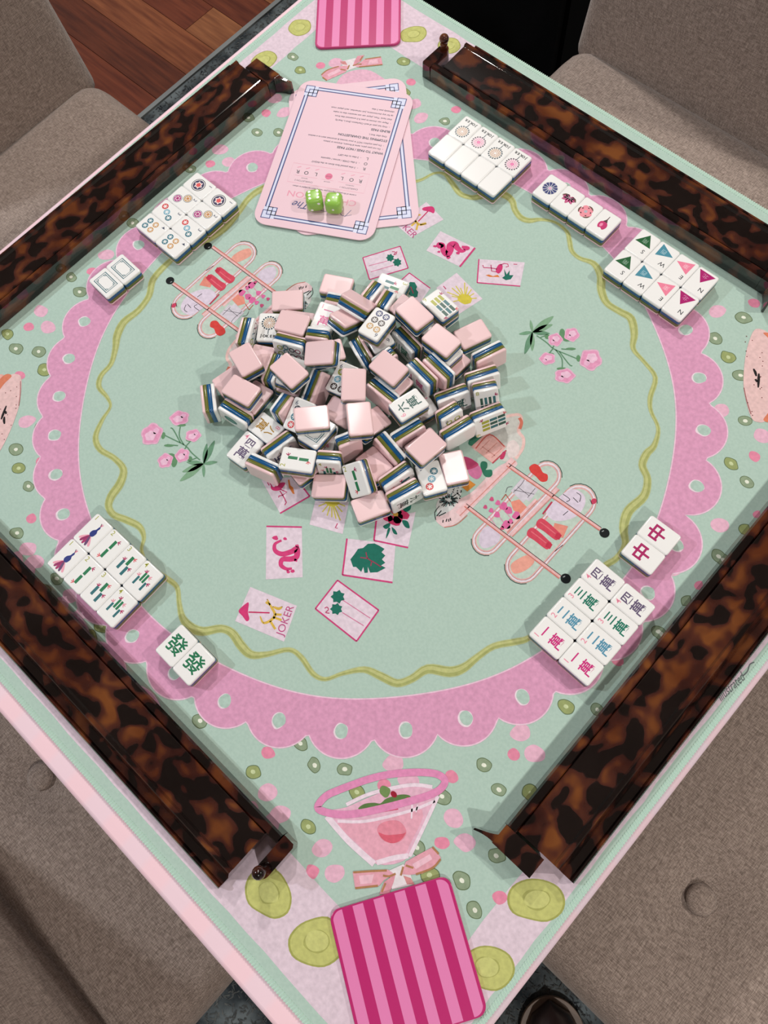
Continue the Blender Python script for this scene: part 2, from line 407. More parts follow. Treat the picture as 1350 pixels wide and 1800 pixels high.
# ------------------------------------------------------------------ racks and pushers
RL = 0.2105
PROF = [(0, 0), (0, 6.5), (1.2, 8.2), (3.2, 8.2), (4.4, 6.0), (10.8, 5.2), (17.6, 22.6), (18.8, 24.0), (21.8, 24.0), (23.2, 21.6), (57.2, 19.6), (58.0, 18.8), (58.0, 0)]
def make_rack():
    r = empty('tile_rack')
    bm = bmesh.new(); extrude_profile(bm, [(a / 1000, b / 1000) for a, b in PROF], -RL, RL)
    bevel_all(bm, 0.0005, 2, 0.25); bm_obj('rack_body', bm, m_tort, r, smooth=False)
    return r
def tube(bm, path, radii, seg=14):
    rings = []
    for i, p in enumerate(path):
        p = Vector(p); d = (Vector(path[min(i + 1, len(path) - 1)]) - Vector(path[max(i - 1, 0)])).normalized()
        u = d.orthogonal().normalized(); v = d.cross(u)
        rings.append([bm.verts.new(p + (u * math.cos(2 * PI * k / seg) + v * math.sin(2 * PI * k / seg)) * radii[i]) for k in range(seg)])
    for i in range(len(rings) - 1):
        for k in range(seg):
            bm.faces.new((rings[i][k], rings[i][(k + 1) % seg], rings[i + 1][(k + 1) % seg], rings[i + 1][k]))
    bm.faces.new(list(reversed(rings[0]))); bm.faces.new(rings[-1])
def make_pusher():
    p = empty('rack_pusher')
    bm = bmesh.new()
    prof = [(58.6, 0.2), (58.6, 18.6), (59.6, 19.6), (65.4, 19.6), (67.0, 17.6), (68.0, 0.2)]
    extrude_profile(bm, [(a / 1000, b / 1000) for a, b in prof], -0.2125, 0.2218); bevel_all(bm, 0.0005, 2, 0.25)
    bm_obj('bar', bm, m_tort, p, smooth=False)
    # right hand arm, rounded at its tip, with an upright ball-topped peg
    bm = bmesh.new(); pts = [(0.2220, 0.0680), (0.2220, 0.0375)]
    for k in range(9):
        a = PI + PI * k / 8; pts.append((0.2288 + 0.0068 * math.cos(a), 0.0375 + 0.0068 * math.sin(a)))
    pts += [(0.2356, 0.0375), (0.2356, 0.0655), (0.2335, 0.0680)]
    lo = [bm.verts.new((x, y, 0.0002)) for x, y in pts]; hi = [bm.verts.new((x - (x - 0.2288) * 0.12, y, 0.0185)) for x, y in pts]
    for i in range(len(pts)):
        j = (i + 1) % len(pts); bm.faces.new((lo[i], lo[j], hi[j], hi[i]))
    bm.faces.new(list(reversed(lo))); bm.faces.new(hi); bevel_all(bm, 0.0008, 2, 0.5)
    arm = bm_obj('arm', bm, m_tort, p, smooth=False)
    bm = bmesh.new(); path = [(0.2288, 0.0370, 0.017), (0.2288, 0.0370, 0.022), (0.2283, 0.0367, 0.026)]
    prof2 = [(0.0042, 0.0), (0.0038, 0.4), (0.0044, 0.8)]
    for k in range(7):
        a = -0.9 + (PI / 2 + 0.9 - 0.05) * k / 6; path.append((0.2283, 0.0367, 0.031 + 0.0056 * math.sin(a))); prof2.append((0.0056 * math.cos(a), 0))
    tube(bm, path, [q[0] for q in prof2]); bm_obj('peg', bm, m_tort, arm)
    # left hand block and flared fin
    bm = bmesh.new(); add_box(bm, -0.2310, -0.2128, 0.0300, 0.0680, 0.0002, 0.0190); bevel_all(bm, 0.0028, 3, 0.5)
    blk = bm_obj('block', bm, m_tort, p, smooth=False)
    bm = bmesh.new(); L = []; R = []
    for k in range(9):
        t = k / 8; y = 0.0665 + 0.0185 * t; x = -0.2285 - 0.0045 * t ** 2; th = 0.0024 * (1 - 0.45 * t); top = 0.0188 * (1 - 0.12 * t ** 2)
        L.append([bm.verts.new((x - th, y, 0.0002)), bm.verts.new((x - th * 0.7, y, top))]); R.append([bm.verts.new((x + th + 0.006 * (1 - t) ** 3, y, 0.0002)), bm.verts.new((x + th * 0.7 + 0.005 * (1 - t) ** 3, y, top))])
    for k in range(8):
        bm.faces.new((L[k][0], L[k][1], L[k + 1][1], L[k + 1][0])); bm.faces.new((R[k][0], R[k + 1][0], R[k + 1][1], R[k][1]))
        bm.faces.new((L[k][1], R[k][1], R[k + 1][1], L[k + 1][1])); bm.faces.new((L[k][0], L[k + 1][0], R[k + 1][0], R[k][0]))
    bm.faces.new((L[0][0], R[0][0], R[0][1], L[0][1])); bm.faces.new((L[8][0], L[8][1], R[8][1], R[8][0]))
    bm_obj('fin', bm, m_tort, blk, smooth=False)
    return p
rack0 = make_rack(); push0 = make_pusher()
SEATS = [((0, -0.4085), 0.0, 'lower left, before the bamboo tiles'), ((0.4170, 0.0), PI / 2, 'lower right, beside the character tiles'),
         ((0.0, 0.4085), PI, 'upper right, behind the jokers and wind tiles'), ((-0.4215, -0.004), -PI / 2 - 0.012, 'upper left, beside the dot tiles')]
for i, ((x, y), a, where) in enumerate(SEATS):
    r = rack0 if i == 0 else copy_tree(rack0); p = push0 if i == 0 else copy_tree(push0)
    for o in (r, p): o.location = (x, y, TZ + 0.0002); o.rotation_euler = (0, 0, a)
    end = ('with a ball peg at its end', 'with a flared fin at its end')[i % 2]
    tag(r, 'tortoiseshell tile rack at ' + where, 'rack', 'tortoiseshell racks on the four sides')
    tag(p, 'tortoiseshell pusher bar ' + end + ' at ' + where.split(',')[0], 'pusher', 'tortoiseshell pushers in front of the racks')

# ------------------------------------------------------------------ flat printing
def cat_rom(pts, closed=True, sub=5):
    n = len(pts); out = []
    rng = range(n) if closed else range(n - 1)
    for i in rng:
        p = [pts[(i + k) % n] if closed else pts[min(max(i + k, 0), n - 1)] for k in (-1, 0, 1, 2)]
        for s in range(sub):
            t = s / sub
            out.append(tuple(0.5 * ((2 * p[1][a]) + (-p[0][a] + p[2][a]) * t + (2 * p[0][a] - 5 * p[1][a] + 4 * p[2][a] - p[3][a]) * t * t + (-p[0][a] + 3 * p[1][a] - 3 * p[2][a] + p[3][a]) * t ** 3) for a in (0, 1)))
    if not closed: out.append(tuple(pts[-1]))
    return out
class Ink:
    """collects flat coloured polygons in a plane; layers are hair-thin steps of height"""
    def __init__(s, step=0.00003): s.V = []; s.F = []; s.C = []; s.step = step
    def poly(s, pts, col, layer=1, smooth=False, sub=5):
        if smooth: pts = cat_rom(pts, True, sub)
        i = len(s.V); z = layer * s.step; s.V += [(p[0], p[1], z) for p in pts]
        for t in tessellate_polygon([[Vector((p[0], p[1], 0)) for p in pts]]):
            a, b, c = (pts[k] for k in t)
            if (b[0] - a[0]) * (c[1] - a[1]) - (b[1] - a[1]) * (c[0] - a[0]) < 0: t = (t[0], t[2], t[1])
            s.F.append(tuple(i + k for k in t)); s.C.append(col)
    def stroke(s, pts, w, col, layer=1, smooth=True, closed=False, taper=False, sub=5):
        if smooth and len(pts) > 2: pts = cat_rom(pts, closed, sub)
        n = len(pts); i0 = len(s.V); z = layer * s.step
        for i, p in enumerate(pts):
            a = pts[(i - 1) % n] if closed else pts[max(i - 1, 0)]; b = pts[(i + 1) % n] if closed else pts[min(i + 1, n - 1)]
            dx, dy = b[0] - a[0], b[1] - a[1]; q = math.hypot(dx, dy) or 1
            ww = w[i % len(w)] if isinstance(w, (list, tuple)) else w
            if taper: ww *= 0.35 + 0.65 * math.sin(PI * (i + 0.5) / n)
            s.V += [(p[0] - dy / q * ww / 2, p[1] + dx / q * ww / 2, z), (p[0] + dy / q * ww / 2, p[1] - dx / q * ww / 2, z)]
        for i in range(n if closed else n - 1):
            a = i0 + 2 * i; b = i0 + 2 * ((i + 1) % n); s.F.append((a, a + 1, b + 1, b)); s.C.append(col)
    def ell(s, c, rx, ry, col, layer=1, rot=0.0, seg=18, jit=0.0):
        pts = []
        for k in range(seg):
            a = 2 * PI * k / seg; q = 1 + random.uniform(-jit, jit); x, y = rx * q * math.cos(a), ry * q * math.sin(a)
            pts.append((c[0] + x * math.cos(rot) - y * math.sin(rot), c[1] + x * math.sin(rot) + y * math.cos(rot)))
        s.poly(pts, col, layer)
    def ring(s, c, r, w, col, layer=1, seg=24):
        s.stroke([(c[0] + r * math.cos(2 * PI * k / seg), c[1] + r * math.sin(2 * PI * k / seg)) for k in range(seg)], w, col, layer, smooth=False, closed=True)
    def glyph(s, txt, c, size, col, layer=1, rot=0.0, sx=1.0, shear=0.0, bold=0.0, anchor=None):
        vs, fs = text_mesh(txt, bold)
        if not vs: return
        xs = [v[0] for v in vs]; ys = [v[1] for v in vs]
        mx, my = (min(xs) + max(xs)) / 2, (min(ys) + max(ys)) / 2
        if anchor == 'L': mx = min(xs)
        if anchor == 'R': mx = max(xs)
        k = size / CAPH
        i = len(s.V); z = layer * s.step
        for x, y in vs:
            x, y = ((x - mx) * sx + shear * (y - my)) * k, (y - my) * k
            s.V.append((c[0] + x * math.cos(rot) - y * math.sin(rot), c[1] + x * math.sin(rot) + y * math.cos(rot), z))
        for f in fs: s.F.append(tuple(i + q for q in f)); s.C.append(col)
    def build(s, name, parent, mat, z=0.0):
        m = bpy.data.meshes.new(name); m.from_pydata([(v[0], v[1], v[2] + z) for v in s.V], [], s.F); m.update()
        at = m.color_attributes.new('ink', 'FLOAT_COLOR', 'CORNER')
        buf = []
        for f, c in zip(s.F, s.C):
            l = lin(c); buf += [l[0], l[1], l[2], 1.0] * len(f)
        at.data.foreach_set('color', buf); m.materials.append(mat)
        if parent is None: return m
        o = bpy.data.objects.new(name, m); COL.objects.link(o); o.parent = parent
        return o
_tc = bpy.data.curves.new('lettering', 'FONT'); _to = bpy.data.objects.new('lettering', _tc); COL.objects.link(_to); _tc.resolution_u = 3
_cache = {}
def text_mesh(txt, bold=0.0):
    key = (txt, bold)
    if key not in _cache:
        _tc.body = txt; _tc.offset = bold; bpy.context.view_layer.update()
        e = _to.evaluated_get(bpy.context.evaluated_depsgraph_get()); m = e.to_mesh()
        _cache[key] = ([(v.co.x, v.co.y) for v in m.vertices], [tuple(p.vertices) for p in m.polygons]); e.to_mesh_clear()
    return _cache[key]
CAPH = max(v[1] for v in text_mesh('H')[0]) - min(v[1] for v in text_mesh('H')[0])
def M(u, v): p = mp(u, v); return (p.x, p.y)
def ML(pts, o=(0, 0), s=1.0): return [M(o[0] + x / s, o[1] + y / s) for x, y in pts]
def flip(pts): return [(-x, -y) for x, y in pts]
PX = 0.00056                                        # one photo pixel on the mat, about, in metres
MAG = (201, 66, 122); PALE = (222, 206, 218); DGREEN = (30, 108, 92)

# border band and confetti
k = Ink()
a, b = 0.4155, 0.382
bw = [(a, 0.351)]
for (x0, y0, x1, y1) in ((-a, -0.4165, a, -0.351), (-a, 0.351, a, 0.4145), (-0.4185, -0.351, -0.383, 0.351), (0.383, -0.351, 0.4215, 0.351)):
    nn = 40; up_ = []; lo_ = []
    hor = (x1 - x0) > (y1 - y0)
    for i in range(nn + 1):
        t = i / nn; j1, j2 = random.uniform(-0.0008, 0.0008), random.uniform(-0.0006, 0.0006)
        if hor: lo_.append((x0 + (x1 - x0) * t, y0 + j2)); up_.append((x0 + (x1 - x0) * t, y1 + j1))
        else: lo_.append((x0 + j2, y0 + (y1 - y0) * t)); up_.append((x1 + j1, y0 + (y1 - y0) * t))
    k.poly(lo_ + up_[::-1], (219, 200, 212), 1)
k.build('printed_border', gmat, ink, MT)

OL = [(13,587),(28,613),(68,618),(78,650),(125,487),(140,513),(33,823),(50,855),(28,790),(70,753),(30,937),(100,1017),(178,1100),(352,1267),(515,100),(528,123),(452,233),(490,233),(710,108),(782,213),(437,207),(712,162),(335,298),(233,392),(245,415),(1307,558),(1257,595),(1280,628),(1302,660),(1310,740),(1285,815),(1313,847),(1263,978),(1313,933),(1157,1110),(1213,1060),(995,1242),(1050,1248),(528,1307),(445,1357),(553,1345),(606,1352),(542,1453),(851,1345),(877,1388),(627,1392),(777,1400),(733,1490),(755,1538),(812,1548),(835,1600),(933,1394),(872,1504)]
PK = [(723,144),(802,193),(468,199),(563,115),(370,288),(51,575),(162,477),(72,812),(35,660),(55,912),(1325,533),(1326,802),(1232,1032),(1335,907),(903,1327),(472,1323),(793,1365),(675,1380),(777,1482),(549,1532),(878,1578),(1085,1160)]
PP = [(500,198),(483,173),(740,207),(727,183),(590,110),(402,285),(387,263),(84,575),(72,547),(187,448),(47,740),(48,965),(62,987),(125,1047),(1260,548),(1267,723),(1340,767),(1265,923),(915,1288),(940,1325),(692,1342),(718,1372),(470,1393),(492,1433),(567,1491),(588,1535),(797,1437),(818,1480),(150,1075),(1180,1000)]
random.seed(3)
def blob(c, rx, ry, col, layer, rot, n=9, jit=0.12):
    pts = []
    for q in range(n):
        aa = 2 * PI * q / n; rr = 1 + random.uniform(-jit, jit); x, y = rx * rr * math.cos(aa), ry * rr * math.sin(aa)
        pts.append((c[0] + x * math.cos(rot) - y * math.sin(rot), c[1] + x * math.sin(rot) + y * math.cos(rot)))
    k.poly(pts, col, layer, True, 3)
for i, (u, v) in enumerate(OL):
    k = Ink(); c = M(u, v); far = 1.0; rot = 0.15 + random.uniform(-0.4, 0.4); sz = random.uniform(0.85, 1.1)
    st = random.getstate(); blob(c, 0.0077 * sz, 0.0061 * sz, (98, 116, 84), 2, rot); random.setstate(st)
    blob(c, 0.0070 * sz, 0.0054 * sz, (150, 162, 106) if i % 3 == 0 else (140, 158, 130), 3, rot)
    blob(c, 0.0022, 0.0018, (196, 208, 160) if i % 3 == 0 else (226, 230, 214), 4, rot, 5)
    k.build('printed_olive', gmat, ink, MT)
for (u, v) in PK:
    k = Ink(); blob(M(u, v), 0.0058, 0.0050, (224, 138, 164), 2, random.uniform(0, 1), 7); k.build('printed_petal', gmat, ink, MT)
for (u, v) in PP:
    k = Ink(); blob(M(u, v), 0.0088, 0.0070, (225, 178, 198), 2, random.uniform(0.2, 1.2), 8); k.build('printed_petal', gmat, ink, MT)
for (u, v, rx, ry, rot) in ((527,48,.0135,.0125,.9),(465,105,.0145,.0125,.9),(727,60,.0155,.0125,.9),(790,80,.013,.012,.4),(473,1569,.0195,.0165,.0),(557,1655,.0215,.0170,.7),(857,1700,.0200,.0150,.7),(943,1581,.0215,.0150,.75)):
    k = Ink(); c = M(u, v); st = random.getstate(); blob(c, rx * 1.05, ry * 1.05, (160, 162, 88), 3, rot, 10, 0.08); random.setstate(st)
    blob(c, rx * 0.97, ry * 0.97, (190, 192, 116), 4, rot, 10, 0.08); blob(c, rx * 0.5, ry * 0.5, (166, 168, 96), 5, rot, 9, .1); blob(c, rx * 0.45, ry * 0.45, (196, 198, 124), 6, rot, 9, .1)
    k.build('printed_lime', gmat, ink, MT)

# pink scalloped doily
k = Ink(); DOI = (214, 154, 186)
HA = [-155.4, -147.3, -139.5, -131.7, -124, -116.2, -107.5, -99, -90.2, -80.5, -71, -61.7, -51.7, -41.7, -32.3, -22.9, -13.5, -5, 3.5, 13, 24, 34.4, 44.3, 54, 63.5, 73, 82.5, 92, 101.5, 111, 120, 129.5, 139, 148, 157.5, 167, 176, -174.5, -165]
HA = sorted(HA)
def rout(t):
    best = 0.318
    for h in HA:
        d = math.radians((t - h + 180) % 360 - 180)
        if abs(d) < 0.2:
            q = 0.0305 ** 2 - (0.3125 * math.sin(d)) ** 2
            if q > 0: best = max(best, 0.3125 * math.cos(d) + math.sqrt(q))
    return best
N = 720; ring_in = []; ring_out = []
for i in range(N):
    t = 360 * i / N - 180; a = math.radians(t); ri = 0.2945 + 0.0018 * math.sin(3 * a + 1) + 0.0008 * math.sin(11 * a); ro = rout(t)
    ring_in.append((ri * math.cos(a), ri * math.sin(a))); ring_out.append((ro * math.cos(a), ro * math.sin(a)))
z = 5 * k.step
for i in range(N):
    j = (i + 1) % N; q = len(k.V); k.V += [(*ring_in[i], z), (*ring_out[i], z), (*ring_out[j], z), (*ring_in[j], z)]; k.F.append((q, q + 1, q + 2, q + 3)); k.C.append(DOI)
k.stroke(ring_out, 0.0012, (230, 196, 214), 6, smooth=False, closed=True); k.stroke(ring_in, 0.0012, (230, 196, 214), 6, smooth=False, closed=True)
for h in HA:
    a = math.radians(h); c = (0.3205 * math.cos(a), 0.3205 * math.sin(a))
    blob(c, 0.0070, 0.0062, (230, 214, 222), 7, a, 9, .08); blob((c[0] + .0004, c[1] + .0006), 0.0062, 0.0055, (174, 198, 187), 8, a, 9, .08)
k.build('printed_doily', gmat, ink, MT)

# lime ribbon wandering inside the doily
k = Ink()
RB = [(300,458),(270,490),(262,520),(243,546),(218,566),(206,590),(203,612),(195,640),(178,660),(174,680),(188,698),(194,715),(180,738),(168,768),(176,790),(200,805),(217,825),(211,850),(196,872),(191,890),(200,905),(222,914),(245,926),(253,945),(249,968),(262,995),(292,1016),(311,1032),(315,1060),(321,1086),(336,1103),(357,1110),(388,1105),(408,1113),(424,1135),(442,1151),(470,1150),(508,1142),(530,1156),(550,1184),(572,1194),(602,1184),(640,1177),(670,1189),(698,1201),(724,1193),(752,1176),(790,1181),(815,1174),(838,1156),(868,1136),(907,1128),(930,1121),(965,1093),(1010,1045),(1045,1008),(1067,992),(1084,981),(1099,957),(1096,928),(1105,898),(1132,872),(1138,842),(1129,818),(1137,797),(1150,783),(1157,753),(1144,722),(1143,698),(1152,664),(1133,637),(1113,613),(1115,587),(1109,560),(1090,548),(1067,533),(1057,510),(1056,484),(1043,463),(1019,454),(1005,441),(1001,423),(996,407),(976,391),(950,386),(931,388),(916,383),(905,369),(900,353),(885,342),(862,340),(838,347),(822,346),(807,339),(794,321),(781,306),(762,305),(735,318),(690,322),(640,312),(590,322),(540,312),(500,322),(463,331),(438,348),(420,372),(395,402),(360,425),(325,440)]
P_ = cat_rom([M(*p) for p in RB], True, 4)
wid = [0.0048 + 0.0022 * math.sin(i * 0.11) + 0.0010 * math.sin(i * 0.37 + 1) for i in range(len(P_))]
k.stroke(P_, [q + 0.0016 for q in wid], (182, 190, 140), 6, smooth=False, closed=True)
k.stroke(P_, wid, (162, 168, 104), 7, smooth=False, closed=True)
k.stroke([(x * 0.997, y * 0.997) for x, y in P_], [q * 0.45 for q in wid], (186, 190, 128), 8, smooth=False, closed=True)
k.build('printed_ribbon', gmat, ink, MT)

# peony sprigs, one the half-turn of the other
def sprig(fl):
    k = Ink(); T = (lambda q: flip(q)) if fl else (lambda q: q)
    W = lambda pts: T(ML(pts, (900, 400), 3))
    GR = (96, 138, 108)
    for p in (((130,570),(180,605),(220,640),(290,670),(350,695)), ((230,645),(262,690),(265,740)), ((215,635),(230,600),(225,585)), ((260,640),(320,645)), ((250,655),(300,720),(318,730)), ((150,580),(190,565)), ((215,640),(195,665))):
        k.stroke(W(p), 0.0012, GR, 5)
    for tip in ((220,468),(215,512),(97,488),(36,562),(66,668),(106,652),(200,560)):
        cx, cy = 108, 552; dx, dy = tip[0] - cx, tip[1] - cy; nx, ny = -dy * .13, dx * .13
        k.poly(W([(cx, cy), (cx + dx * .45 + nx, cy + dy * .45 + ny), tip, (cx + dx * .5 - nx, cy + dy * .5 - ny)]), random.choice(((112,154,124),(126,164,132),(100,142,114))), 6, True, 4)
    for q in ((265,560,14,28),(290,590,20,12),(350,690,10,18),(262,745,24,8),(185,575,12,14),(200,668,20,8),(310,640,24,7)):
        c = W([(q[0], q[1])])[0]; k.ell(c, q[2] * PX / 3 * 1.1, q[3] * PX / 3 * 1.1, (98, 142, 104), 6, 0.7 if not fl else 0.7 + PI)
    for (x, y, r1, r2) in ((415,697,58,56),(278,782,54,38),(187,692,42,32),(228,592,38,34),(315,565,40,36)):
        pts = []
        for i in range(14):
            a = 2 * PI * i / 14; q = 1 + 0.10 * math.sin(5 * a + x); pts.append((x + r1 * q * math.cos(a), y + r2 * q * math.sin(a)))
        k.poly(W(pts), (224, 176, 200), 7, True, 3)
        k.poly(W([(x + (p[0] - x) * .86, y + (p[1] - y) * .86) for p in pts]), (222, 152, 186), 8, True, 3)
        k.poly(W([(x + r1 * .1 + (p[0] - x) * .5, y - r2 * .15 + (p[1] - y) * .45) for p in pts]), (230, 190, 212), 9, True, 3)
        k.poly(W([(x - r1 * .35 + (p[0] - x) * .28, y + r2 * .3 + (p[1] - y) * .3) for p in pts]), (226, 178, 205), 9, True, 3)
    k.build('printed_peony', gmat, ink, MT)
sprig(False); sprig(True)

# drinks trolley drawings, one the half-turn of the other
def trolley(fl):
    k = Ink(); T = (lambda q: flip(q)) if fl else (lambda q: q)
    W = lambda pts: T(ML(pts, (800, 780), 3.375))
    W2 = lambda pts: T(ML(pts, (740, 720), 6.136))
    BL_ = (224, 190, 192); CO = (214, 128, 112); WH = (226, 214, 222); BK = (38, 42, 44); RD = (206, 72, 92); HP = (214, 104, 156)
    def cap(a, b, r, grow=0.0):
        dx, dy = b[0] - a[0], b[1] - a[1]; q = math.hypot(dx, dy); ux, uy = dx / q, dy / q; r += grow; pts = []
        a0 = math.atan2(uy, ux)
        for i in range(11): t = a0 - PI / 2 + PI * i / 10; pts.append((b[0] + r * math.cos(t), b[1] + r * math.sin(t)))
        for i in range(11): t = a0 + PI / 2 + PI * i / 10; pts.append((a[0] + r * math.cos(t), a[1] + r * math.sin(t)))
        return pts
    def shelf(a, b, r):
        k.poly(W(cap(a, b, r)), (187, 204, 192), 5)
        k.stroke(W(cap(a, b, r)), 0.0022, WH, 6, smooth=False, closed=True); k.stroke(W(cap(a, b, r, 9)), 0.0008, (214, 158, 150), 6, smooth=False, closed=True)
        k.stroke(W(cap(a, b, r, -10)), 0.0014, (222, 170, 168), 6, smooth=False, closed=True)
        c = cap(a, b, r, 16)
        k.stroke(W(c[1:9]), 0.0006, BK, 7, smooth=False); k.stroke(W(c[13:20]), 0.0006, BK, 7, smooth=False)
    shelf((400, 725), (735, 345), 92); shelf((185, 575), (545, 190), 74)
    # lower shelf: two jars, cloth, glass
    k.poly(W([(540,390),(600,330),(690,270),(760,300),(770,360),(720,430),(620,460),(560,440)]), (216, 204, 220), 7, True)
    k.poly(W([(330,720),(380,680),(440,660),(470,700),(420,750),(350,770)]), (226, 160, 144), 7, True); k.poly(W([(590,470),(670,490),(640,560),(570,540)]), (222, 140, 124), 7)
    for (cx, cy) in ((555, 505), (500, 560)):
        j = [(-68,-46),(-40,-62),(0,-36),(52,12),(72,34),(52,66),(26,58),(-30,14),(-72,-14)]
        k.poly(W([(cx + x, cy + y) for x, y in j]), RD, 8, True, 3); k.stroke(W([(cx - 50, cy - 40), (cx - 10, cy - 10), (cx + 40, cy + 30)]), 0.0010, (222, 110, 122), 9)
        k.poly(W([(cx + 50, cy + 20), (cx + 78, cy + 38), (cx + 62, cy + 66), (cx + 34, cy + 50)]), (190, 52, 76), 9)
    k.stroke(W([(520,418),(575,345)]), 0.0016, (184, 60, 84), 9, smooth=False)
    for p in (((640,300),(680,330),(660,345)), ((700,320),(730,350)), ((720,290),(745,310),(738,345)), ((670,400),(640,425)), ((590,640),(640,600)), ((800,330),(812,360))):
        k.stroke(W(p), 0.0006, BK, 9)
    k.ell(W([(822, 342)])[0], .0024, .0032, (196, 66, 96), 7)
    # middle shelf
    k.poly(W([(330,280),(395,205),(495,270),(440,345),(420,330),(405,350)]), (206, 200, 210), 7)
    k.poly(W([(330,345),(380,330),(435,385),(405,425),(345,395)]), (224, 142, 124), 8)
    for p in (((370,255),(440,310)), ((350,275),(470,300)), ((410,215),(390,245),(345,290)), ((475,265),(430,320)), ((300,290),(312,260),(340,255))):
        k.stroke(W(p), 0.0005, (96, 92, 100), 9)
    k.poly(W([(440,140),(470,120),(500,135),(520,170),(548,185),(545,220),(510,225),(480,195),(450,170)]), (208, 66, 62), 9, True)
    k.poly(W([(140,570),(170,500),(240,490),(270,530),(250,590),(170,620)]), (210, 198, 214), 7, True)
    for (x, y, r) in ((180,375,12),(218,328,13),(215,395,14),(255,350,15),(250,420,18),(290,370,24),(320,395,22),(365,425,24),(305,480,26),(330,460,16),(280,500,12)):
        k.poly(W([(x + r * math.cos(t) * (1.3 if q % 2 else .8), y + r * math.sin(t)) for q, t in enumerate([2 * PI * i / 7 for i in range(7)])]), HP if r > 13 else (198, 82, 124), 9, True, 3)
    for p in (((230,390),(290,470)), ((200,430),(250,500)), ((255,355),(330,440)), ((300,300),(330,345)), ((275,335),(300,300))):
        k.stroke(W(p), 0.0008, (214, 150, 176) if p[0][0] < 260 else (176, 92, 70), 8)
    # rails, cross bars, wheels
    for (a, b) in (((310,125),(862,508)), ((60,365),(622,792))):
        k.stroke(W([a, b]), 0.0042, (226, 178, 176), 10, smooth=False); k.stroke(W([(a[0] - 5, a[1] + 7), (b[0] - 5, b[1] + 7)]), 0.0011, (200, 118, 108), 11, smooth=False)
        k.stroke(W([(a[0] + 6, a[1] - 9), (b[0] + 6, b[1] - 9)]), 0.0006, BK, 11, smooth=False)
    for a in ((886, 530), (656, 800)):
        k.ell(W([a])[0], .0046, .0046, (22, 26, 28), 11, seg=16); k.stroke(W([(a[0] - 16, a[1] - 8), (a[0] - 4, a[1] - 14)]), 0.0008, (160, 168, 168), 12)
    for (a, b, w_) in (((330,545),(610,265),.0040), ((300,520),(480,330),.0024), ((20,420),(350,95),.0072)):
        k.stroke(W([a, b]), w_, (228, 188, 190), 9, smooth=False); k.stroke(W([(a[0] + 8, a[1] + 8), (b[0] + 8, b[1] + 8)]), 0.0010, (208, 142, 134), 10, smooth=False)
    # top shelf, close-up tracing
    k.poly(W2([(160,1170),(250,1040),(420,960),(560,880),(800,640),(960,560),(1040,590),(900,720),(620,1000),(420,1200),(280,1270),(200,1240)]), (224, 196, 198), 6, True)
    k.poly(W2([(880,60),(1060,50),(1090,110),(1080,240),(1120,330),(1090,450),(1020,560),(900,560),(700,480),(560,420),(680,240)]), (200, 200, 194), 5, True)
    k.stroke(W2([(900,80),(1050,55),(1085,120),(1050,230),(1105,310),(1095,420),(1020,530)]), 0.0030, (226, 190, 184), 7); k.stroke(W2([(1060,90),(1085,140),(1065,210)]), 0.0030, (206, 116, 96), 8)
    k.poly(W2([(540,400),(720,240),(920,400),(770,580)]), (218, 170, 164), 7); k.stroke(W2([(590,420),(740,270),(900,400)]), 0.0012, (190, 92, 84), 8); k.stroke(W2([(770,580),(920,440)]), 0.0014, (176, 74, 84), 8)
    for p in (((640,430),(740,330)), ((700,470),(820,360)), ((760,520),(870,420)), ((660,400),(800,500))): k.stroke(W2(p), 0.0007, (196, 132, 124), 8, smooth=False)
    k.poly(W2([(925,380),(1000,330),(1060,400),(1040,490),(950,520)]), (220, 206, 204), 8, True); k.poly(W2([(850,530),(880,460),(915,460),(890,530)]), (188, 56, 96), 9, True)
    k.poly(W2([(460,510),(560,540),(650,640),(650,710),(600,750),(520,700),(500,610)]), (204, 116, 158), 7, True); k.poly(W2([(460,510),(560,545),(620,600),(500,650),(480,590)]), (184, 66, 108), 8, True)
    k.poly(W2([(640,600),(660,560),(710,570),(715,620),(700,650),(760,650),(770,700),(740,730),(690,720),(660,670)]), (44, 112, 88), 8, True)
    k.poly(W2([(420,820),(520,760),(590,810),(500,885)]), (206, 136, 58), 8); k.poly(W2([(510,360),(580,250),(700,220),(640,320),(560,390)]), (62, 124, 100), 6, True)
    k.poly(W2([(170,1010),(240,900),(400,830),(440,880),(400,990),(330,1080),(200,1150),(170,1080)]), (206, 208, 206), 8, True)
    for i in range(30):
        t = 2 * PI * i / 30; r1, r2 = random.uniform(20, 50), random.uniform(60, 118); cx, cy = 300, 975
        k.stroke(W2([(cx + r1 * math.cos(t), cy + r1 * .7 * math.sin(t)), (cx + r2 * math.cos(t), cy + r2 * .7 * math.sin(t))]), 0.0010, BK if i % 3 else (90, 128, 128), 9, smooth=False)
    for i in range(16): k.ell(W2([(random.uniform(340, 440), random.uniform(830, 960))])[0], .0009, .0006, BK, 10, random.uniform(0, 3), 8)
    for p in (((170,1150),(220,1090)), ((190,1150),(270,1110)), ((235,1220),(240,1190)), ((270,1210),(280,1180)), ((300,1210),(300,1180)), ((320,1200),(315,1170))): k.stroke(W2(p), 0.0010, BK, 10, smooth=False)
    k.stroke(W2([(160,1190),(150,1110),(200,1040)]), 0.0007, BK, 10); k.stroke(W2([(250,1270),(380,1240),(500,1140)]), 0.0007, (196, 110, 96), 10)
    k.build('printed_trolley', gmat, ink, MT)
trolley(False); trolley(True)

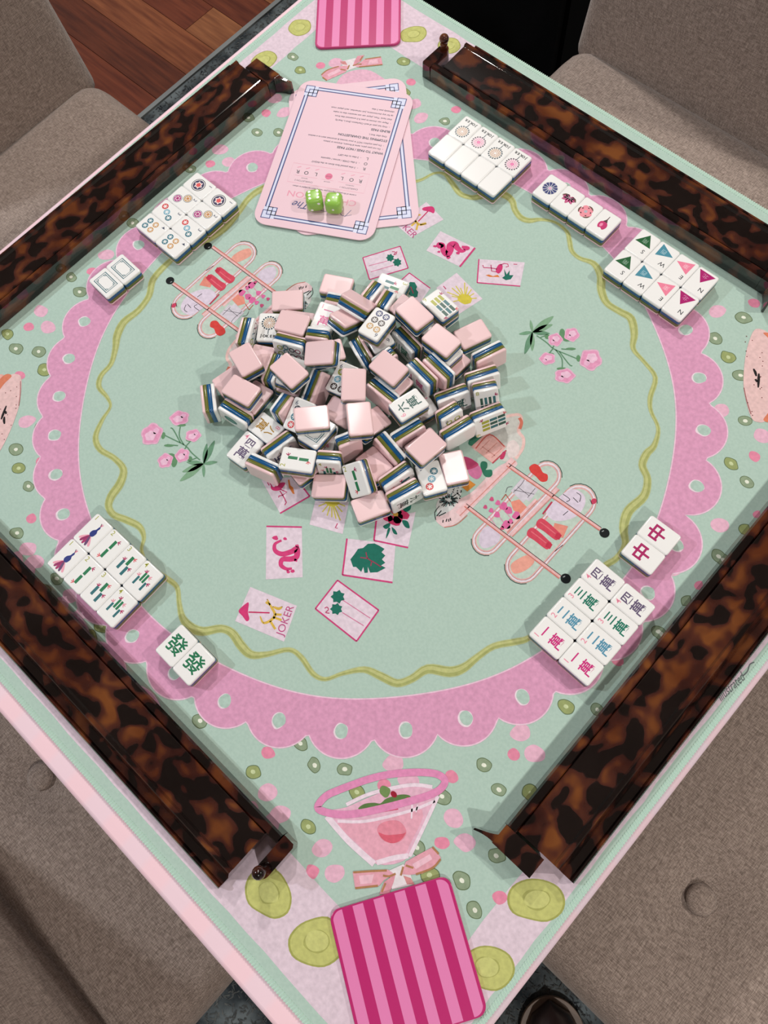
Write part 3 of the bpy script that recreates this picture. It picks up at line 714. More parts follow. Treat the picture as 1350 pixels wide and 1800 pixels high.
# little playing cards printed in the middle
def card_print(quad, o, s, draw, edges=(0, 1, 2, 3), ew=0.0016):
    k = Ink(); W = lambda pts: ML(pts, o, s); q = W(quad)
    k.poly(q, PALE, 5)
    for e in edges: k.stroke([q[e], q[(e + 1) % 4]], ew, MAG, 6, smooth=False)
    draw(k, W); k.build('printed_card', gmat, ink, MT)
o3 = (380, 850)
def dragon(pts, w_=0.0044, extra=()):
    def d(k, W):
        k.stroke(W(pts), w_, (208, 64, 122), 7, taper=True)
        for (x, y, r) in extra: k.ell(W([(x, y)])[0], r, r * .8, (208, 64, 122), 7, 0.4, 9, .25)
    return d
card_print([(265,226),(452,230),(456,494),(262,506)], o3, 3, dragon([(345,300),(310,320),(312,355),(350,372),(400,358),(425,345),(424,385),(395,398),(350,400),(342,430),(370,450),(400,448)], .0056, ((312,288,.0030),(365,292,.0018),(428,330,.0020),(405,462,.0022),(380,465,.0018),(420,405,.0018))), (0,))
def leafd(pts, vein):
    def d(k, W):
        k.poly(W(pts), DGREEN, 7)
        for v in vein: k.stroke(W(v), 0.0009, (160, 50, 84), 8)
    return d
card_print([(690,290),(946,320),(930,522),(666,482)], o3, 3, leafd([(708,400),(730,372),(748,345),(775,340),(800,318),(835,316),(860,328),(888,345),(872,362),(892,380),(874,400),(892,418),(870,432),(894,445),(850,468),(812,470),(800,440),(800,470),(782,472),(776,440),(765,466),(738,440),(722,440)], (((790,362),(800,395),(840,420),(870,440)), ((760,390),(800,395)), ((820,410),(815,435)))), (2, 3))
def palm(crowns, trunks, num):
    def d(k, W):
        for (x, y, r) in crowns: k.poly(W([(x + r * (1.15 if i % 2 else .82) * math.cos(2 * PI * i / 14), y + r * (1.1 if i % 2 else .8) * math.sin(2 * PI * i / 14)) for i in range(14)]), DGREEN, 7)
        for t in trunks: k.stroke(W(t), 0.0008, (208, 120, 156), 7, smooth=False)
        if num: k.stroke(W(num), 0.0009, (186, 60, 106), 7)
    return d
card_print([(640,510),(857,668),(740,832),(523,660)], o3, 3, palm(((642,597,34),(634,662,30)), (((668,615),(812,710)), ((665,680),(778,750))), ((572,658),(585,652),(592,665),(578,680),(598,684))), (0, 1, 2, 3), .0014)
def parasol(tri, pole, gir, txt, rot, size):
    def d(k, W):
        k.poly(W(tri), (206, 58, 116), 7, True, 3); k.stroke(W(pole), 0.0013, (196, 50, 100), 7, smooth=False)
        for g in gir: k.stroke(W(g), 0.0026, (214, 178, 76), 8, taper=True)
        for g in gir[:2]:
            for p in g[::2]: k.ell(W([p])[0], .0005, .0005, (120, 84, 44), 9, seg=6)
        a, b = W(txt); k.glyph('JOKER', ((a[0] + b[0]) / 2, (a[1] + b[1]) / 2), size, (186, 78, 130), 8, math.atan2(b[1] - a[1], b[0] - a[0]))
    return d
card_print([(180,545),(426,645),(358,834),(100,725)], o3, 3, parasol([(118,672),(148,640),(172,628),(168,678),(175,715),(160,726),(140,700)], [(170,678),(282,682)], (((270,612),(290,650),(310,690),(290,720),(250,735),(232,700)), ((300,650),(330,660),(348,650)), ((310,690),(345,692)), ((300,705),(345,720)), ((285,725),(312,768)), ((262,625),(285,640))), ((345, 785), (392, 665)), 0, .0068), ())
o7 = (390, 740)
def flam(body, legs, tuft, leaf=None, num=None):
    def d(k, W):
        k.poly(W(body), (204, 54, 112), 7, True, 4)
        for g in legs: k.stroke(W(g), 0.0010, (190, 52, 104), 7, smooth=False)
        k.poly(W(tuft), (214, 124, 62), 7)
        if leaf: k.poly(W(leaf), DGREEN, 8)
        if num: k.stroke(W(num), 0.0009, (190, 60, 104), 7, smooth=False)
    return d
card_print([(525,785),(960,735),(1158,992),(768,1218)], o7, 7.5, flam([(650,850),(690,870),(760,820),(835,815),(810,870),(760,915),(690,920),(650,895)], (((765,920),(820,1010),(850,1075),(830,1110)), ((770,900),(858,940),(800,980),(752,990),(748,1010)), ((660,860),(630,815),(600,810),(625,850))), [(870,780),(890,770),(905,850),(940,880),(960,965),(935,960),(885,880)]), (2, 1), .0015)
def sun(c, rays, num=None):
    def d(k, W):
        for r in rays: k.stroke(W([c, r]), 0.0012, (208, 196, 88), 7, smooth=False)
        k.ell(W([c])[0], .0075, .0060, (206, 192, 70), 8, .4, 14, .06)
        if num: k.stroke(W(num), 0.0010, (186, 66, 110), 7, smooth=False)
    return d
card_print([(525,82),(700,96),(667,266),(492,216)], o3, 3, sun((610, 90), ((540,120),(560,150),(585,170),(610,178),(632,186),(655,195),(665,150),(680,120)), ((640,210),(628,234),(640,236))), ())
def flowerd(k, W):
    for (x, y, rx, ry) in ((905,180,26,20),(940,195,34,24),(985,165,32,22),(950,150,26,20),(960,185,24,26)): k.ell(W([(x, y)])[0], rx * PX / 3 * 1.05, ry * PX / 3 * 1.05, (203, 56, 104), 7, .3, 12, .1)
    k.ell(W([(945, 160)])[0], .0030, .0028, (206, 158, 72), 8, 0, 9, .2)
    for L_ in ([(980,195),(1010,200),(1020,235),(995,228)], [(880,225),(915,208),(915,228),(895,240)], [(895,290),(905,240),(918,235),(912,262)], [(925,230),(945,245),(955,268),(935,262)], [(985,130),(1025,100),(1025,135),(1000,150)]): k.poly(W(L_), DGREEN, 7, True, 4)
card_print([(845,190),(1052,150),(1012,338),(832,300)], o3, 3, flowerd, (2, 3), .0016)
o4 = (620, 350); s4 = 4.219
card_print([(546,22),(674,152),(432,287),(322,190)], o4, s4, parasol([(515,72),(535,60),(590,55),(608,80),(600,106),(575,96),(548,90),(522,84)], [(557,92),(486,166)], (((545,185),(505,192),(480,180),(462,160),(440,165)), ((470,172),(445,140)), ((482,190),(472,230)), ((462,175),(435,200)), ((505,118),(480,120),(470,140)), ((500,190),(545,178))), ((345, 172), (440, 262)), 0, .0072), ())
card_print([(650,238),(907,362),(794,502),(546,382)], o4, s4, dragon([(640,330),(668,340),(672,380),(700,410),(720,380),(725,345),(755,335),(775,362),(805,385),(835,380)], .0080, ((645,345,.0044),(610,350,.0020),(838,362,.0040),(710,432,.0024),(640,392,.0018),(780,402,.0020))), (1,), .0020)
card_print([(75,435),(352,350),(411,512),(125,597)], o4, s4, palm(((278,436,28),(330,470,30)), (((118,496),(255,460)), ((135,540),(300,492))), ((292,390),(318,395),(305,412),(322,408),(328,388))), (0, 1, 2, 3), .0012)
card_print([(936,445),(1276,470),(1242,646),(923,620)], o4, s4, flam([(1062,520),(1085,485),(1110,490),(1108,525),(1085,552),(1066,545)], (((1070,520),(1030,512),(970,508),(965,490)), ((1065,540),(1030,535),(1025,488)), ((1095,488),(1125,478),(1150,482),(1155,500),(1135,505))), [(985,565),(1010,560),(1040,572),(1075,562),(1090,580),(1050,578),(1015,578)], [(1108,585),(1128,570),(1122,518),(1142,560),(1165,528),(1162,565),(1192,565),(1172,595),(1135,602)], ((1192,483),(1220,485))), (2, 3), .0013)
card_print([(770,547),(963,740),(790,852),(618,660)], o4, s4, sun((832, 742), ((700,690),(735,660),(765,645),(800,660),(830,620),(850,650),(880,670),(900,700),(920,735),(735,720),(745,760)), ((672,645),(692,668))), ())
card_print([(420,548),(575,662),(500,770),(340,620)], o4, s4, leafd([(405,640),(425,615),(460,618),(478,650),(470,670),(486,690),(480,725),(450,735),(410,700)], (((430,650),(450,700)),)), (0, 3), .0012)

# cocktail glasses with bows
k = Ink(); W = lambda pts: ML(pts, (520, 1330), 4.5)
k.poly(W([(240,455),(400,400),(560,330),(760,255),(980,225),(1130,295),(1040,470),(900,790),(640,850),(430,680)]), (224, 178, 198), 9, True, 4)
k.poly(W([(330,530),(620,500),(1000,420),(900,700),(840,780),(640,820),(480,680)]), (226, 166, 184), 10, True, 4)
for p, w_ in ((((245,470),(420,670),(620,850)), .0050), (((1125,310),(1020,540),(900,790)), .0030), (((330,510),(560,510),(900,430),(1100,350)), .0024), (((640,840),(780,800),(890,785)), .0040), (((400,380),(600,290),(900,225),(1080,240)), .0030), (((920,380),(915,490)), .0014), (((965,380),(950,440)), .0012)): k.stroke(W(p), w_, (232, 214, 226), 11)
k.poly(W([(645,590),(660,540),(720,510),(800,505),(850,540),(875,600),(840,660),(770,685),(690,660)]), (222, 138, 156), 12, True); k.poly(W([(655,600),(720,620),(840,610),(870,600),(830,660),(760,685),(690,655)]), (214, 96, 116), 13, True)
k.poly(W([(495,415),(540,375),(620,365),(670,370),(720,330),(830,300),(900,308),(895,340),(760,370),(700,395),(600,412)]), (92, 122, 70), 14, True, 4); k.poly(W([(690,230),(745,255),(740,300),(710,325),(668,290),(665,255)]), (112, 140, 84), 15, True, 4)
k.ell(W([(775, 298)])[0], .0030, .0022, (150, 28, 50), 15); k.stroke(W([(780,362),(860,350),(890,325)]), 0.0020, (176, 48, 66), 15); k.stroke(W([(640,440),(730,425),(810,412)]), 0.0014, (206, 84, 116), 15)
k.stroke(W([(172,400),(235,315),(330,268),(450,222),(570,180),(700,148),(860,128),(1010,125),(1120,140),(1180,190),(1140,260),(1040,310),(900,352),(760,390),(600,428),(480,450),(360,458),(240,440)]), .0060, (220, 140, 182), 16, closed=True)
def bow(W, z0):
    RO = (222, 160, 174); GO = (172, 124, 86)
    k.poly(W([(740,900),(850,850),(900,900),(930,1010),(760,1050)]), (226, 218, 222), z0)
    k.poly(W([(450,912),(600,900),(730,893),(775,925),(700,975),(660,1020),(470,1045)]), RO, z0 + 1); k.poly(W([(830,930),(870,830),(960,780),(1090,710),(1148,800),(1110,860),(1000,925),(900,935)]), RO, z0 + 1)
    k.poly(W([(660,1090),(700,990),(790,925),(775,990),(740,1080)]), (216, 150, 164), z0 + 2); k.poly(W([(850,940),(910,960),(940,1010),(880,1010)]), (206, 140, 140), z0 + 2)
    for p in (((455,915),(600,905),(720,900)), ((470,1040),(560,1030),(650,1020)), ((690,940),(740,945),(790,925)), ((830,940),(850,870)), ((870,860),(930,880)), ((950,930),(1080,880),(1145,810)), ((1080,715),(1130,770)), ((680,1070),(710,1000))): k.stroke(W(p), .0016, GO, z0 + 3)
    k.poly(W([(500,940),(620,930),(600,1000),(510,1010)]), (232, 186, 200), z0 + 3); k.poly(W([(920,850),(1060,770),(1080,810),(950,890)]), (234, 190, 204), z0 + 3)
bow(W, 17)
k.build('printed_cocktail', gmat, ink, MT)
k = Ink(); W = lambda pts: flip(ML(pts, (520, 1330), 4.5)); bow(W, 9)
k.poly(W([(240,455),(400,400),(560,330),(760,255),(980,225),(1130,295),(1040,470),(900,790),(640,850),(430,680)]), (224, 178, 198), 8, True, 4)
k.build('printed_cocktail', gmat, ink, MT)
for fl in (False, True):
    k = Ink(); W = lambda pts: (flip(ML(pts, (1150, 540), 6)) if fl else ML(pts, (1150, 540), 6))
    k.poly(W([(1070,232),(1000,360),(955,560),(940,820),(970,1000),(1020,1160),(1080,1210),(1180,1195),(1270,1000),(1330,700),(1300,420),(1200,270)]), (224, 190, 188), 9, True)
    k.poly(W([(1150,270),(1240,380),(1300,620),(1290,860),(1220,1080),(1150,1190),(1260,1190),(1400,900),(1420,600),(1330,330)]), (212, 126, 96), 10, True)
    k.poly(W([(1200,270),(1500,300),(1800,600),(1500,1100),(1250,1200),(1400,900),(1420,600),(1330,330)]), (224, 170, 158), 8, True)
    for p in (((1045,650),(1065,690),(1075,730)), ((1102,700),(1100,760),(1095,850)), ((1065,760),(1085,790))): k.stroke(W(p), .0026, (34, 30, 32), 11, taper=True)
    for i in range(18): k.ell(W([(random.uniform(960, 1180), random.uniform(300, 1150))])[0], .0006, .0006, (112, 60, 60), 11, seg=6)
    k.stroke(W([(945,850),(975,990),(1020,1130)]), .0008, (150, 90, 90), 11)
    k.build('printed_cocktail', gmat, ink, MT)

# artist lettering near the lower right edge
k = Ink(); p0, p1 = M(1264, 1226), M(1306, 1187)
k.glyph('illustrated', ((p0[0] + p1[0]) / 2, (p0[1] + p1[1]) / 2), .0070, (104, 110, 112), 6, math.atan2(p1[1] - p0[1], p1[0] - p0[0]), .72, .35)
k.stroke([M(1306,1188), M(1314,1180), M(1318,1168), M(1326,1164)], .0009, (104, 110, 112), 6)
k.build('printed_lettering', gmat, ink, MT)

# ------------------------------------------------------------------ mahjong tiles
TW, TH, TT = 0.0232, 0.0325, 0.0143
def tile_layers():
    R = 0.0024; B = 0.0015
    h = TT / 2; cuts = [h - 0.0034, -0.0004, -h + 0.0031]
    def loop(z):
        e = max(0.0, B - (h - abs(z)))
        ins = B - math.sqrt(max(0.0, B * B - e * e))
        return [(x, y, z) for x, y in rrect(TW - 2 * ins, TH - 2 * ins, max(R - ins * .6, 0.0006), 4)]
    def layer(name, zs, mat, cap):
        V = []; F = []; n = 20
        for z in zs: V += loop(z)
        for k in range(len(zs) - 1):
            for i in range(n):
                j = (i + 1) % n; F.append((k * n + i, k * n + j, (k + 1) * n + j, (k + 1) * n + i))
        top = tuple(range((len(zs) - 1) * n, len(zs) * n)); bot = tuple(reversed(range(n)))
        F.append(top); F.append(bot)
        m = bpy.data.meshes.new(name); m.from_pydata(V, [], F); m.update()
        m.polygons.foreach_set('use_smooth', [len(f) == 4 for f in F]); m.materials.append(mat)
        return m
    bev = [B * (1 - math.cos(a)) for a in (0, PI / 8, PI / 4, 3 * PI / 8, PI / 2)]
    return [('white_face', layer('white_face', [cuts[0]] + [h - b for b in reversed(bev)], m_white, 1)),
            ('blue_band', layer('blue_band', [cuts[1], cuts[0]], m_blue, 0)),
            ('olive_band', layer('olive_band', [cuts[2], cuts[1]], m_olive, 0)),
            ('pink_back', layer('pink_back', [-h + b for b in bev] + [cuts[2]], m_pink, -1))]
LAYERS = tile_layers()
mm = 0.001
GREENB = (38, 122, 80); TEALB = (48, 110, 116); OLV = (170, 172, 58); LEAF1 = (176, 40, 96); LEAF2 = (222, 104, 110)
def num(k, s, col, x=-6.9, y=11.0, size=4.2): k.glyph(s, (x * mm, y * mm), size * mm, col, 1, bold=0.004)
def leaf(k, x, y, ang, col):
    for a in (-0.75, 0, 0.75):
        c, s = math.cos(ang + a), math.sin(ang + a)
        k.stroke([(x * mm, y * mm), ((x + 2.6 * c) * mm, (y + 2.6 * s) * mm)], 0.75 * mm, col, 2, smooth=False)
def stalk(k, x, y, h, col, w_=2.7):
    k.poly([((x - w_ / 2) * mm, (y - h / 2) * mm), ((x + w_ / 2) * mm, (y - h / 2) * mm), ((x + w_ / 2) * mm, (y + h / 2) * mm), ((x - w_ / 2) * mm, (y + h / 2) * mm)], col, 1)
def dot(k, x, y, r, col, inner=None):
    c = (x * mm, y * mm); k.ell(c, r * mm, r * mm, col, 1, seg=22)
    if r < 4:
        for i in range(3):
            a = PI * i / 3 + .2; k.stroke([(c[0] - .68 * r * mm * math.cos(a), c[1] - .68 * r * mm * math.sin(a)), (c[0] + .68 * r * mm * math.cos(a), c[1] + .68 * r * mm * math.sin(a))], .24 * r * mm, (242, 242, 240), 2, smooth=False)
def medal(k, x, y, r, out, mid, star):
    c = (x * mm, y * mm); k.ell(c, r * mm, r * mm, out, 1, seg=26); k.ell(c, r * .90 * mm, r * .90 * mm, (242, 240, 236), 2, seg=26)
    k.ell(c, r * .80 * mm, r * .80 * mm, mid, 3, seg=26)
    st = lambda q: [(c[0] + q * r * (1 if i % 2 else .62) * mm * math.cos(PI * i / 6), c[1] + q * r * (1 if i % 2 else .62) * mm * math.sin(PI * i / 6)) for i in range(12)]
    k.poly(st(.66), (242, 228, 226), 4); k.poly(st(.44), star, 5)
CH = dict(zip('123456789', '一二三四五六七八九'))
CCOL = {'1': (206, 44, 128), '2': (84, 148, 176), '3': (24, 120, 98), '4': (98, 84, 116), '5': (60, 70, 110), '6': (28, 84, 76), '7': (34, 66, 64), '8': (176, 136, 62), '9': (40, 52, 46)}
def print_mesh(kind):
    k = Ink(0.00002)
    if kind.startswith('crak'):
        d = kind[4]; c = CCOL[d]; num(k, d, (236, 140, 166), size=5.0)
        k.glyph(CH[d], (0.4 * mm, 6.8 * mm if d != '1' else 7.5 * mm), 7.0 * mm, c, 1, bold=0.02); k.glyph('萬', (0, -5.6 * mm), 8.8 * mm, c, 1, bold=0.016)
    elif kind == 'red': k.glyph('中', (0, 2.5 * mm), 11.5 * mm, (172, 36, 100), 1, bold=0.025)
    elif kind == 'green': k.glyph('發', (0, 0.8 * mm), 12.5 * mm, (34, 118, 80), 1, bold=0.016)
    elif kind == 'frame':
        for r, w_ in ((0, 1.05), (1.7, .75)):
            x, y = 7.6 - r, 10.6 - r; k.stroke([(-x * mm, -y * mm), (x * mm, -y * mm), (x * mm, y * mm), (-x * mm, y * mm)], w_ * mm, (44, 104, 116), 1, smooth=False, closed=True)
        for sx in (-1, 1):
            for sy in (-1, 1):
                k.stroke([(sx * (6 - 2.3 * math.cos(a)) * mm, sy * (9 - 2.3 * math.sin(a)) * mm) for a in (0, .4, .8, 1.2, 1.57)], .7 * mm, (44, 104, 116), 2)
    elif kind == 'disc':
        k.ell((0, 2 * mm), 5.5 * mm, 7.5 * mm, (52, 110, 104), 1); k.ell((0, 2 * mm), 3.6 * mm, 5.2 * mm, (88, 140, 130), 2)
    elif kind.startswith('joker'):
        pk = kind.endswith('2'); cen = (226, 120, 170) if pk else (196, 140, 92); dk = (30, 56, 66) if not pk else (84, 44, 74)
        c = (0, 4.5 * mm)
        k.ell(c, 2.2 * mm, 2.2 * mm, cen, 1, seg=14) if pk else None
        for rr, nn, col, s in ((2.0, 7, cen, .62), (3.6, 12, cen, .72), (5.2, 16, (232, 140, 184) if pk else (186, 140, 88), .75), (7.2, 17, dk, 1.0)):
            for i in range(nn):
                a = 2 * PI * i / nn; k.ell((c[0] + rr * mm * math.cos(a), c[1] + rr * mm * math.sin(a)), s * mm, s * mm, col, 2, seg=7)
        k.stroke([(0, -3.2 * mm), (0, -8.4 * mm)], .8 * mm, (40, 66, 76), 1, smooth=False)
        for i, ch in enumerate('JOKER'): k.glyph(ch, ((i - 2) * 3.5 * mm, -10.6 * mm), 2.9 * mm, (24, 30, 34), 1, bold=.045)
    elif kind.startswith('wind'):
        d = kind[4]; col, tri, ch = {'N': ((172, 28, 108), [(9.6, -12.8), (-8.6, -12.8), (.4, .8)], '北'), 'E': ((238, 132, 160), [(9.2, -5.8), (-7.4, -14.2), (-6.2, 2.8)], '東'), 'W': ((74, 142, 162), [(-9.2, -5.8), (7.4, -14.2), (6.2, 2.8)], '西'), 'S': ((26, 92, 48), [(9.2, .6), (-8.8, .4), (.2, -13.4)], '南')}[d]
        if d == 'E': tri = [(9.2, -5.6), (-7.4, -13.6), (-7.0, 2.2)]
        if d == 'W': tri = [(-9.2, -5.6), (7.4, -13.6), (7.0, 2.2)]
        k.poly([(x * mm, y * mm) for x, y in tri], col, 1)
        cx = sum(t[0] for t in tri) / 3; cy = sum(t[1] for t in tri) / 3
        k.glyph(ch, (cx * mm, cy * mm), 4.2 * mm, tuple(min(255, int(v * .5 + 128)) for v in col), 2); k.glyph(d, (-5.4 * mm, 7.6 * mm), 4.6 * mm, (40, 44, 52), 1, bold=.006)
    elif kind == 'flower1':
        for i in range(12):
            a = 2 * PI * i / 12; k.poly([((1.2 * math.cos(a)) * mm, (1.2 * math.sin(a)) * mm)] + [(r * mm * math.cos(a + q), r * mm * math.sin(a + q)) for r, q in ((5.6, -.23), (7.3, -.2), (6.7, -.07), (7.5, 0), (6.7, .07), (7.3, .2), (5.6, .23))], (34, 48, 112), 1)
        k.ell((0, 0), 1.3 * mm, 1.3 * mm, (226, 170, 204), 2)
    elif kind == 'flower2':
        for a, r, c in ((-1.3, 7, (166, 34, 100)), (1.3, 7, (166, 34, 100)), (-.8, 7.6, (182, 44, 112)), (.8, 7.6, (182, 44, 112)), (-1.9, 5, (150, 30, 90)), (1.9, 5, (150, 30, 90)), (0, 7.6, (186, 42, 112))):
            ca, sa = math.sin(a), math.cos(a); k.poly([(0, -3 * mm), ((r * .5 * ca + 1.9 * sa) * mm, (-3 + r * .5 * sa - 1.9 * ca) * mm), (r * ca * mm, (-3 + r * sa) * mm), ((r * .5 * ca - 1.9 * sa) * mm, (-3 + r * .5 * sa + 1.9 * ca) * mm)], c, 1, True, 3)
            k.stroke([(0, -3 * mm), (r * .9 * ca * mm, (-3 + r * .9 * sa) * mm)], .25 * mm, (232, 190, 210), 2, smooth=False)
        for s in (-1, 1): k.stroke([(s * 2 * mm, -4.6 * mm), (s * 5 * mm, -4.2 * mm), (s * 7.4 * mm, -1.8 * mm)], 1.6 * mm, (98, 66, 52), 1, taper=True)
    elif kind == 'flower3':
        for i in range(5):
            a = 2 * PI * i / 5 + .3; k.ell((3.7 * mm * math.cos(a), 3.7 * mm * math.sin(a)), 3.3 * mm, 3.3 * mm, (236, 148, 162), 1)
        k.ell((0, 0), 4.2 * mm, 4.2 * mm, (236, 148, 162), 2); k.ell((0, 0), 1.6 * mm, 1.6 * mm, (176, 178, 190), 3)
        for a in (.2, 2.3, 4.4): k.stroke([(6.6 * mm * math.cos(a + q), 6.6 * mm * math.sin(a + q)) for q in (-.5, -.25, 0, .25, .5)], 1.5 * mm, (106, 72, 62), 3, taper=True)
    elif kind == 'flower4':
        k.poly([(x * mm, y * mm) for x, y in ((0, -2.5), (3.6, -.5), (4.2, 3.5), (2.4, 6.5), (0, 5.6), (-2.6, 6.8), (-4.4, 3.2), (-3.4, -.6))], (196, 46, 110), 1, True, 4); k.poly([(x * mm, y * mm) for x, y in ((.6, .4), (2.4, 1.6), (2.2, 4.2), (.6, 4.6), (-.2, 2.6))], (236, 140, 176), 2, True, 4)
        k.poly([(x * mm, y * mm) for x, y in ((-2.2, -1.8), (2.2, -1.8), (.4, -5), (.3, -9.2), (-.3, -9.2), (-.5, -5))], (84, 52, 58), 2)
    elif kind.startswith('bam'):
        d = kind[3]
        if d == '1':
            num(k, '1', OLV)
            k.poly([(x * mm, y * mm) for x, y in ((1.4, 7.6), (2.6, 6.2), (2.2, 3.6), (3.4, 1.2), (2.6, -2.6), (.2, -3.4), (-1.6, -1.8), (-1.4, 1.2), (.4, 3.6), (.8, 5.8))], (38, 52, 126), 3, True, 4)
            for i, (a, c) in enumerate(((-2.1, (236, 164, 182)), (-1.9, (150, 40, 96)), (-1.65, (170, 52, 108)), (-1.4, (104, 70, 112)), (-1.15, (236, 164, 182)))):
                x1, y1 = .4 + 11.0 * math.cos(a * 1.25 + .42), -2.2 + 10.0 * math.sin(a * 1.25 + .42); k.stroke([(.4 * mm, -2.6 * mm), ((.4 + x1) / 2 * mm, (-2.6 + y1) / 2 * mm), (x1 * mm, y1 * mm)], [.5 * mm, 1.0 * mm, 1.6 * mm, 2.0 * mm, 2.2 * mm, 2.3 * mm, 2.4 * mm, 2.4 * mm, 2.2 * mm, 1.8 * mm, .9 * mm], c, 1 + (i % 2))
            for a in (1.2, 1.6, 2.0): k.stroke([(1.6 * mm, 7.4 * mm), ((1.6 + 3.0 * math.cos(a)) * mm, (7.4 + 3.0 * math.sin(a)) * mm)], .6 * mm, (216, 120, 150) if a != 2.0 else (90, 44, 70), 2, smooth=False)
        elif d == '2':
            num(k, '2', OLV); stalk(k, .6, 4.0, 8.0, GREENB); stalk(k, .2, -5.4, 8.0, GREENB); leaf(k, 2.2, 8.2, .2, LEAF1); leaf(k, -1.0, -9.4, PI + .2, LEAF2)
        elif d == '3':
            num(k, '3', OLV); stalk(k, 1.0, 4.0, 8.4, GREENB, 2.8); stalk(k, -3.2, -2.6, 8.4, TEALB, 2.6); stalk(k, 3.2, -4.8, 8.4, TEALB, 2.6); leaf(k, 2.6, 7.4, -.1, LEAF2); leaf(k, -3.2, 1.8, 2.2, LEAF1); leaf(k, 4.8, -1.0, -.2, LEAF1)
        elif d == '4':
            num(k, '4', OLV); stalk(k, -1.6, 2.2, 8.2, GREENB, 2.0); stalk(k, 1.2, 2.2, 8.2, GREENB, 2.0); stalk(k, -4.4, -3.2, 7.6, TEALB, 2.0); stalk(k, 4.0, -3.6, 7.6, TEALB, 2.0)
            leaf(k, -1.6, 6.4, 2.3, LEAF1); leaf(k, 2.6, 5.0, 0, (230, 150, 166)); leaf(k, -5.0, .8, 2.3, (230, 150, 166)); leaf(k, 5.2, .4, -.2, LEAF1)
        else:
            rows = 3 if d in '69' else 2; cols = 3 if d in '69' else 4
            num(k, '9' if d in '69' else '8', OLV, -7.2, 12.2, 4.0)
            for r in range(rows):
                for c in range(cols):
                    stalk(k, (c - (cols - 1) / 2) * (4.2 if cols == 3 else 3.6) + .8, (4.6 - r * 7.2) if rows == 3 else (2.5 - r * 8.4), 6.6 if rows == 3 else 7.6, OLV if (r == 0 and rows == 3) else ((42, 86, 74), TEALB)[(r + c) % 2], 2.9 if cols == 3 else 2.2)
            leaf(k, 7.2, 7.2, .6, LEAF1); leaf(k, -5.4, -13.2, -2.2, LEAF1); leaf(k, 6.6, -12.4, -.6, LEAF2)
    elif kind.startswith('dot'):
        d = kind[3]
        NAVY = (38, 48, 104); BRN = (72, 60, 58); GLD = (190, 152, 96); TEL = (64, 122, 138); LBL = (126, 178, 198); REDD = (212, 76, 78); BLK = (52, 50, 62); YG = (164, 176, 62)
        num(k, d, (44, 62, 92))
        if d == '1': medal(k, 0, -1.2, 8.0, (44, 50, 66), (62, 58, 92), (222, 84, 86))
        elif d == '2': medal(k, -3.4, 4.0 - 1, 5.2, (74, 78, 82), (200, 160, 104), (196, 140, 84)); medal(k, 3.6, -6.2, 5.2, (52, 52, 92), (176, 56, 138), (170, 40, 120))
        elif d == '3': dot(k, 4.4, 5.2, 3.7, TEL); dot(k, .2, -1.8, 3.7, LBL); dot(k, -3.8, -8.8, 3.7, REDD)
        elif d == '4':
            for x in (-4.0, 4.0): dot(k, x, 1.4, 3.5, (206, 160, 108)); dot(k, x, -7.4, 3.5, TEL)
        elif d == '6':
            cs = {'a': (YG, LBL, BRN), 'b': (BLK, TEL, REDD), 'c': (GLD, BRN, NAVY)}[kind[4]]
            for r in range(3):
                for x in (-4.0, 4.0): dot(k, x, 5.4 - 8.0 * r, 3.5, cs[r])
        else:
            for r in range(4):
                for x in (-4.4, 4.4) if r != 1 or d == '8' else (-6.2, 0, 6.2): k.ring((x * mm, (8.4 - 6.4 * r) * mm), 2.6 * mm, 1.1 * mm, (YG, TEL, BLK, (150, 60, 90))[r], 1)
    if not k.V: return None
    if kind[:3] in ('bam', 'flo'): k.V = [(a * 1.13, b * 1.13, c) for a, b, c in k.V]
    return k.build('face_print', None, tink, TT / 2 + 0.00002)
_pm = {}
def tile(kind, loc, quat, label, group):
    t = empty('mahjong_tile', loc); t.rotation_mode = 'QUATERNION'; t.rotation_quaternion = quat; t.empty_display_size = 0.005
    tag(t, label, 'tile', group)
    parts = LAYERS
    if kind and kind not in _pm: _pm[kind] = print_mesh(kind)
    for nm, m in parts + ([('face_print', _pm[kind])] if kind and _pm[kind] else []):
        o = bpy.data.objects.new(nm, m); COL.objects.link(o); o.parent = t
    return t

# neat sets laid in front of the racks: corners of the block's top as read (top left, top right, bottom right, bottom left)
ORD = ['first', 'second', 'third', 'fourth']
def block(o, s, quad, rows, group):
    P4 = [mp(o[0] + x / s, o[1] + y / s, TT) for x, y in quad]
    c = sum(P4, Vector()) / 4; a = (P4[1] - P4[0]) + (P4[2] - P4[3]); ang = math.atan2(a.y, a.x)
    ca, sa = math.cos(ang), math.sin(ang); nr, nc = len(rows), len(rows[0])
    for r in range(nr):
        for q in range(nc):
            kind, label = rows[r][q]
            x = (q - (nc - 1) / 2) * (TW + 0.0002); y = ((nr - 1) / 2 - r) * (TH + 0.0002)
            j = random.uniform(-.006, .006)
            tile(kind, (c.x + x * ca - y * sa, c.y + x * sa + y * ca, TZ + TT / 2 + 0.0004), Quaternion((0, 0, 1), ang + j), label, group)
random.seed(11)
DN = ['one large dot', 'two dots', 'three diagonal dots', 'four dots']
block((230, 290), 6.75, [(1265,460),(520,1115),(50,710),(780,72)],
      [[('dot%d' % (i + 1), 'white dot tile with %s, in the row nearer the pile' % DN[i]) for i in range(4)], [('dot%d' % (i + 1), 'white dot tile with %s, in the row nearer the upper left rack' % DN[i]) for i in range(4)]], 'dot tiles by the upper left rack')
block((140, 430), 10.38, [(1120,480),(510,985),(160,640),(750,165)],
      [[('frame', 'white tile with an empty teal frame, nearer the dot tiles'), ('frame', 'white tile with an empty teal frame, farther from the dot tiles')]], 'teal framed tiles by the upper left rack')
